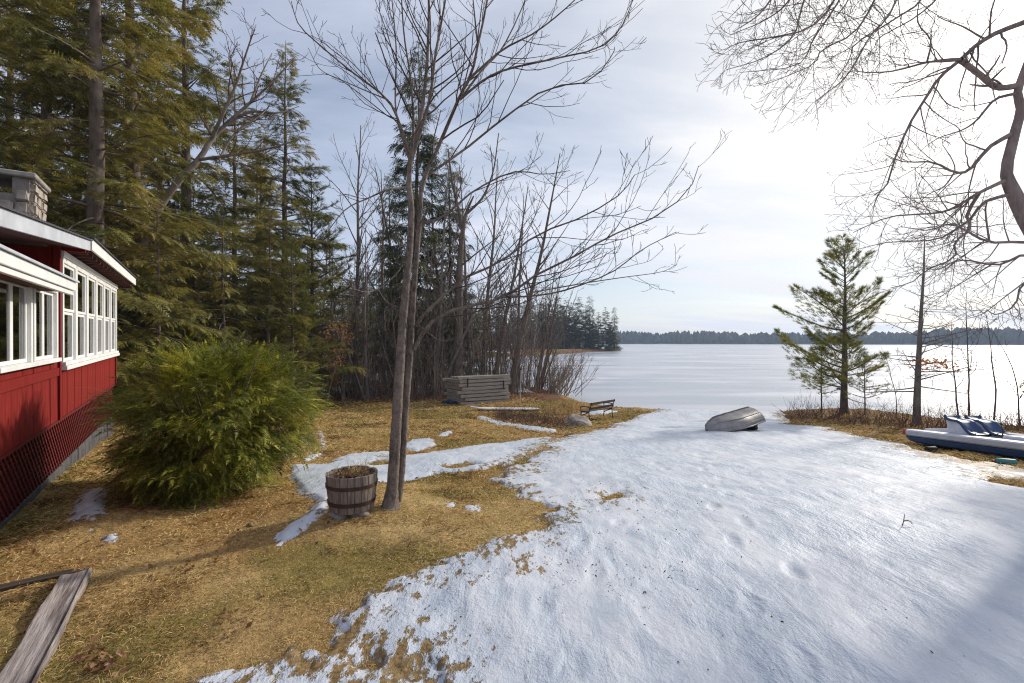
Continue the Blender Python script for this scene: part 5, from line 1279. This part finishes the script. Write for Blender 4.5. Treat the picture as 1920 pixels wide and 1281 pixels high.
# beech saplings that keep their copper leaves
for i, (px, d, H, lab) in enumerate(((612, 25.5, 5.6, 'tall beech sapling with copper leaves left of the bare woods'), (570, 26, 3.4, 'beech sapling with copper leaves close behind the rounded shrub'), (645, 26.5, 2.8, 'low beech sapling with pale copper leaves at the wood edge'))):
    r = np.random.default_rng(90 + i); st = {}; grow(st, r, (0, 0, -.1), (.03, 0, 1), H, .035, 0, dict(PR_SAP, kids=[2.6, 3, 0, 0, 0], max=2, rmin=.006))
    x, y = at(px, d); T = plant((tubes([0], st).mesh('trunk', MT['greybark']), tubes([1, 2], st).mesh('branches', MT['greybark'])), 'beech_sapling', lab, 'sapling', x, y, 1, 0, None, ('trunk', 'branches'))
    P = np.concatenate([p[2:] for lv in (1, 2) for p, _ in st[lv]]); P = np.repeat(P, 2, 0) + r.normal(0, .10, (len(P) * 2, 3)); P = P[P[:, 2] < H * .8]; P = P[r.permutation(len(P))[:700]]
    link('leaves', leaf_mesh(P, .14, r, .8).mesh('leaves', MT['copperleaf']), T)

# arching shore shrub over the ice
r = np.random.default_rng(95); g = Geo(); bs = np.array([3.1, 35.5, .35])
for i in range(95):
    b = np.array([r.normal(0, .7), r.normal(0, 1.2), -.1]); d = nrm([r.uniform(-.1, 1.0), r.normal(0, .35), r.uniform(.35, 1.1)]); L = r.uniform(1.6, 3.8); pts = [b]
    for k in range(7): d = nrm(d + r.normal(size=3) * .07 + [0, 0, .10]); pts.append(pts[-1] + d * L / 7)
    g.tube(pts, np.linspace(.026, .008, 8), 4)
    for f in range(11):
        j = r.integers(2, 8); d2 = nrm(d + r.normal(size=3) * .55); q2 = [pts[j]]
        for k in range(3): d2 = nrm(d2 + r.normal(size=3) * .15); q2.append(q2[-1] + d2 * r.uniform(.12, .28))
        g.tube(q2, np.linspace(.010, .006, 4), 3)
T = thing('shore_shrub', 'bare grey shrub arching over the ice beyond the timber stack', 'shrub', tuple(bs)); link('stems', g.mesh('stems', MT['twig']), T)

# brushy undergrowth of the woods
r = np.random.default_rng(97); P = []
for i in range(1000):
    px = r.uniform(585, 1000); d = 28.3 + abs(r.normal()) * 6 + max(0, (px - 860)) * .035; x, y = at(px, d)
    if 850 < px < 960 and d < 31.5: continue
    P.append((x, y, ground_at(x, y) - .05))
P = np.array(P); P = P[P[:, 2] > 0]
tag(link('woodland_undergrowth', sticks(P, 3.2, .014, r, 1.5, .42, 6, 3, None, 4).mesh('woodland_undergrowth', MT['twig'])), 'dense brown undergrowth of thin stems along the wood edge', 'undergrowth', kind='stuff')
Pb = P[r.integers(0, len(P), 900)] + r.normal(0, .5, (900, 3)) * [1, 1, 0]; Pb = Pb[Pb[:, 1] < 33]
tag(link('low_brush', sticks(Pb, 1.1, .009, r, .5, 1.0, 5, 3, None, 4).mesh('low_brush', MT['redtwig'])), 'low tangled reddish brush at the edge of the lawn', 'undergrowth', kind='stuff')
Lw = np.stack([r.uniform(-19, 2, 5200), 27.8 + np.abs(r.normal(0, 5, 5200)), np.zeros(5200)], -1); Lw[:, 2] = gz(Lw[:, 0], Lw[:, 1]) + .03
tag(link('forest_leaf_litter', leaf_mesh(Lw[Lw[:, 2] > .1], .16, r, .5).mesh('forest_leaf_litter', MT['deadleaf'])), 'brown fallen leaves under the trees of the woods', 'leaf litter', kind='stuff')

# trees further back: behind the cottage woods, round the cove and on the far point
r = np.random.default_rng(99)
for i in range(34):
    px = -120 + 760 * (i + r.random()) / 34; d = r.uniform(32, 75); x, y = at(px, d); k = r.integers(0, 4)
    if k < 3: plant(hem[k], 'background_hemlock', 'dark hemlock in the depth of the woods behind the cottage', 'tree', x, y, r.uniform(.6, .9) if k < 2 else 1.1, r.uniform(0, 6), 'background hemlocks')
    else: plant(bare[r.integers(0, 3)], 'background_bare_tree', 'grey bare tree in the depth of the woods behind the cottage', 'tree', x, y, r.uniform(.8, 1.0), r.uniform(0, 6), 'background bare trees', BN)
for i in range(46):
    px = 640 + 425 * (i + r.random()) / 46; d = 118 + (px - 640) / 425 * 70 + r.uniform(4, 40); x, y = at(px, d); k = i % 3
    if sdist(LAND, np.array([x]), np.array([y]))[0] < 2: continue
    if k == 0: plant(bare[0], 'cove_bare_tree', 'distant brown bare tree on the shore across the cove', 'tree', x, y, r.uniform(.8, 1.0), r.uniform(0, 6), 'bare trees across the cove', BN)
    else: plant(farc if k == 1 else fars, 'cove_conifer', 'distant dark conifer on the shore across the cove', 'tree', x, y, r.uniform(.75, 1.1), r.uniform(0, 6), 'conifers across the cove')
for i, (px, d, k, s, lab) in enumerate(((1152, 202, 2, .78, 'outermost conifer at the tip of the wooded point'), (1136, 205, 0, .82, 'broad conifer second from the tip of the wooded point'), (1122, 204, 1, .72, 'short conifer third from the tip of the wooded point'), (1106, 207, 2, .98, 'conifer fourth from the tip of the wooded point'),
                                        (1086, 204, 0, 1.02, 'tallest pointed conifer on the wooded point'), (1072, 207, 1, .92, 'conifer just left of the tallest one on the wooded point'), (1056, 203, 0, .84, 'conifer at the left of the wooded point'), (1040, 208, 2, .8, 'conifer at the root of the wooded point'))):
    x, y = at(px, d); plant((farc, farc, fars)[k], 'point_conifer', lab, 'tree', x, y, s, i * 1.7, 'conifers on the wooded point', sxy=s * (1.15 if k == 2 else .9))
for i, (px, d, s, lab) in enumerate(((1144, 201, .5, 'low broad conifer under the outermost one on the wooded point'), (1114, 200, .55, 'low broad conifer at the shore of the wooded point'), (1080, 200, .6, 'low broad conifer below the tallest one on the wooded point'), (1050, 199, .6, 'low broad conifer at the left shore of the wooded point'), (1025, 200, .85, 'broad conifer joining the wooded point to the woods'), (1010, 196, .75, 'lower conifer joining the wooded point to the woods'), (1062, 202, .95, 'broad tall conifer left of the tallest one on the wooded point'), (1098, 203, .85, 'broad conifer right of the tallest one on the wooded point'), (1046, 205, 1.0, 'broad tall conifer behind the left shore of the wooded point'), (1020, 204, 1.0, 'tall conifer behind the root of the wooded point'), (994, 190, .9, 'broad conifer seen just right of the leaning birches across the cove'))):
    x, y = at(px, d); plant(farc, 'point_conifer', lab, 'tree', x, y, s, i * 2.3, 'conifers on the wooded point', sxy=s * 1.3)
for i, (px, d, lab) in enumerate(((1128, 199, 'brown bare tree low on the wooded point, nearest its tip'), (1095, 199, 'brown bare tree in the middle of the wooded point'), (1066, 198, 'brown bare tree at the left of the wooded point'))):
    x, y = at(px, d); plant(bare[2], 'point_bare_tree', lab, 'tree', x, y, .85, i * 2.0, 'bare trees on the wooded point', BN)

# ------------------------------------------------------------------ turf, leaves and twigs lying about
r = np.random.default_rng(101)


def blades(N, moss):
    a = np.radians(r.uniform(-56, 57, N)); d = np.exp(r.uniform(math.log(1.9), math.log(30), N)); X, Y = d * np.sin(a), d * np.cos(a)
    s = snow_line(X, Y); n = fbm(X, Y, 1.3, 4, 3.3); h = gz(X, Y) + 0.034 * fbm(X, Y, 0.35, 3, 7.0)
    ok = (s < np.where(r.random(N) < .22, .42, .05)) & (sdist(LAND, X, Y) > .8)
    hx = (X + 5.33) * .832 + (Y - 5.0) * .554; ok &= (hx > .03)
    wood_ = (Y > 28.5) | ((X > 12) & (X + Y > 31.5) & (r.random(N) < .8)); ok &= ~wood_
    ok &= (r.random(N) < np.clip(n * 2.5 + .25, .05, 1)) if moss else (r.random(N) > np.clip(n * 2.2 - .3, 0, .7))
    X, Y, h, d = X[ok], Y[ok], h[ok], d[ok]; M = len(X)
    L = (.04 + .035 * r.random(M)) * np.clip(d / 6, .85, 2.6) * (.75 if moss else 1); w = .0017 * np.clip(d / 3.2, 1, 8) * r.uniform(.7, 1.3, M)
    L = L * np.clip(1.0 + 1.3 * fbm(X, Y, .55, 3, 21.0), .5, 1.8)
    az = r.uniform(0, 6.28, M) ; tl = r.uniform(.1, .8, M) if not moss else r.uniform(.4, 1.3, M)
    D = np.stack([np.cos(az), np.sin(az), tl], -1); D = nrm(D); S = nrm(np.cross(D, r.normal(size=(M, 3))))
    P = np.stack([X, Y, h - .004], -1); mid = P + D * (L * .55)[:, None]; D2 = nrm(D - np.array([0, 0, .55])); tip = mid + D2 * (L * .6)[:, None]
    V = np.stack([P - S * w[:, None], P + S * w[:, None], mid + S * w[:, None] * .8, mid - S * w[:, None] * .8, tip], 1)
    b = (np.arange(M) * 5)[:, None]
    return Geo().add(V.reshape(-1, 3), b + np.array([[0, 1, 2, 3]]), b + np.array([[3, 2, 4]]))


tag(link('dry_grass', blades(460000, False).mesh('dry_grass', MT['grass'])), 'short straw-coloured winter grass of the lawn', 'grass', kind='stuff')
tag(link('green_grass', blades(170000, True).mesh('green_grass', MT['moss'])), 'patches of mossy green turf in the lawn', 'grass', kind='stuff')
N = 2600; a = np.radians(r.uniform(-52, 50, N)); d = np.exp(r.uniform(math.log(2.4), math.log(26), N)); X, Y = d * np.sin(a), d * np.cos(a); clump = fbm(X, Y, 1.1, 3, 12.0)
ok = (clump > .10) & (sdist(LAND, X, Y) > .5) & ((X + 5.33) * .832 + (Y - 5) * .554 > .1) & (snow_line(X, Y) < .35)
Lp = np.stack([X, Y, gz(X, Y) + .022], -1)[ok]
extra = np.array([G(r.normal(185, 28), r.normal(1245, 14)) for _ in range(60)] + [G(r.normal(362, 14), r.normal(1058, 10)) for _ in range(10)] + [G(r.normal(440, 16), r.normal(1165, 10)) for _ in range(10)]) + [0, 0, .03]
tag(link('lawn_leaves', leaf_mesh(np.vstack([Lp, extra]), .06, r, .45).mesh('lawn_leaves', MT['deadleaf'])), 'scattered fallen leaves on the lawn', 'leaf litter', kind='stuff')
N = 5000; a = np.radians(r.uniform(-25, 50, N)); d = np.exp(r.uniform(math.log(2.6), math.log(22), N)); X, Y = d * np.sin(a), d * np.cos(a); s = snow_line(X, Y)
ok = (s > .1) & (r.random(N) < np.where(s < 1.5, .8, .08)); Dp = np.stack([X, Y, np.interp(0, [0], [0]) + gz(X, Y) + .045], -1)[ok]; dsc = np.clip(d[ok] / 7, .7, 2)
gd = leaf_mesh(Dp, .021, r, .6); tag(link('snow_debris', gd.mesh('snow_debris', MT['soil'])), 'dark bits of leaf and bark scattered on the snow', 'debris', kind='stuff')
p = G(1690, 1000); T = thing('fallen_twig', 'small dark forked twig standing in the snow at right', 'twig', tuple(p)); g = Geo()
for pts in ([(-.03, 0, -.02), (.0, 0, .05), (.04, .02, .12), (.05, .02, .19)], [(.04, .02, .12), (.08, .0, .13), (.10, -.02, .10)], [(0, 0, .05), (-.08, .02, .03), (-.13, 0, .04)]): g.tube(resample(pts, 6), np.linspace(.007, .003, 6), 5)
link('stem', g.mesh('stem', MT['darkbark']), T)
p = G(472, 987); rock('snow_lump', (p[0], p[1], p[2] - .02), (.055, .05, .045), MT['snow'], 31, 'small lump of snow on the grass left of the snow strip', 'snow lump')

# ------------------------------------------------------------------ the air
hz_m = bpy.data.materials.new('haze'); hz_m.use_nodes = True; nt = NT(hz_m.node_tree); nt.n.remove(nt.n['Principled BSDF'])
pv = nt.add('ShaderNodeVolumePrincipled'); pv.inputs['Color'].default_value = (0.62, 0.77, 1.0, 1); pv.inputs['Density'].default_value = 0.00034; pv.inputs['Anisotropy'].default_value = 0.2
nt.link(pv.outputs[0], nt.n['Material Output'].inputs['Volume'])
hz_o = box('haze', (-1500, -1500, -4.5), (1500, 1500, 46), hz_m); tag(hz_o, 'thin blue haze over the lake and far shore', 'haze', kind='stuff')
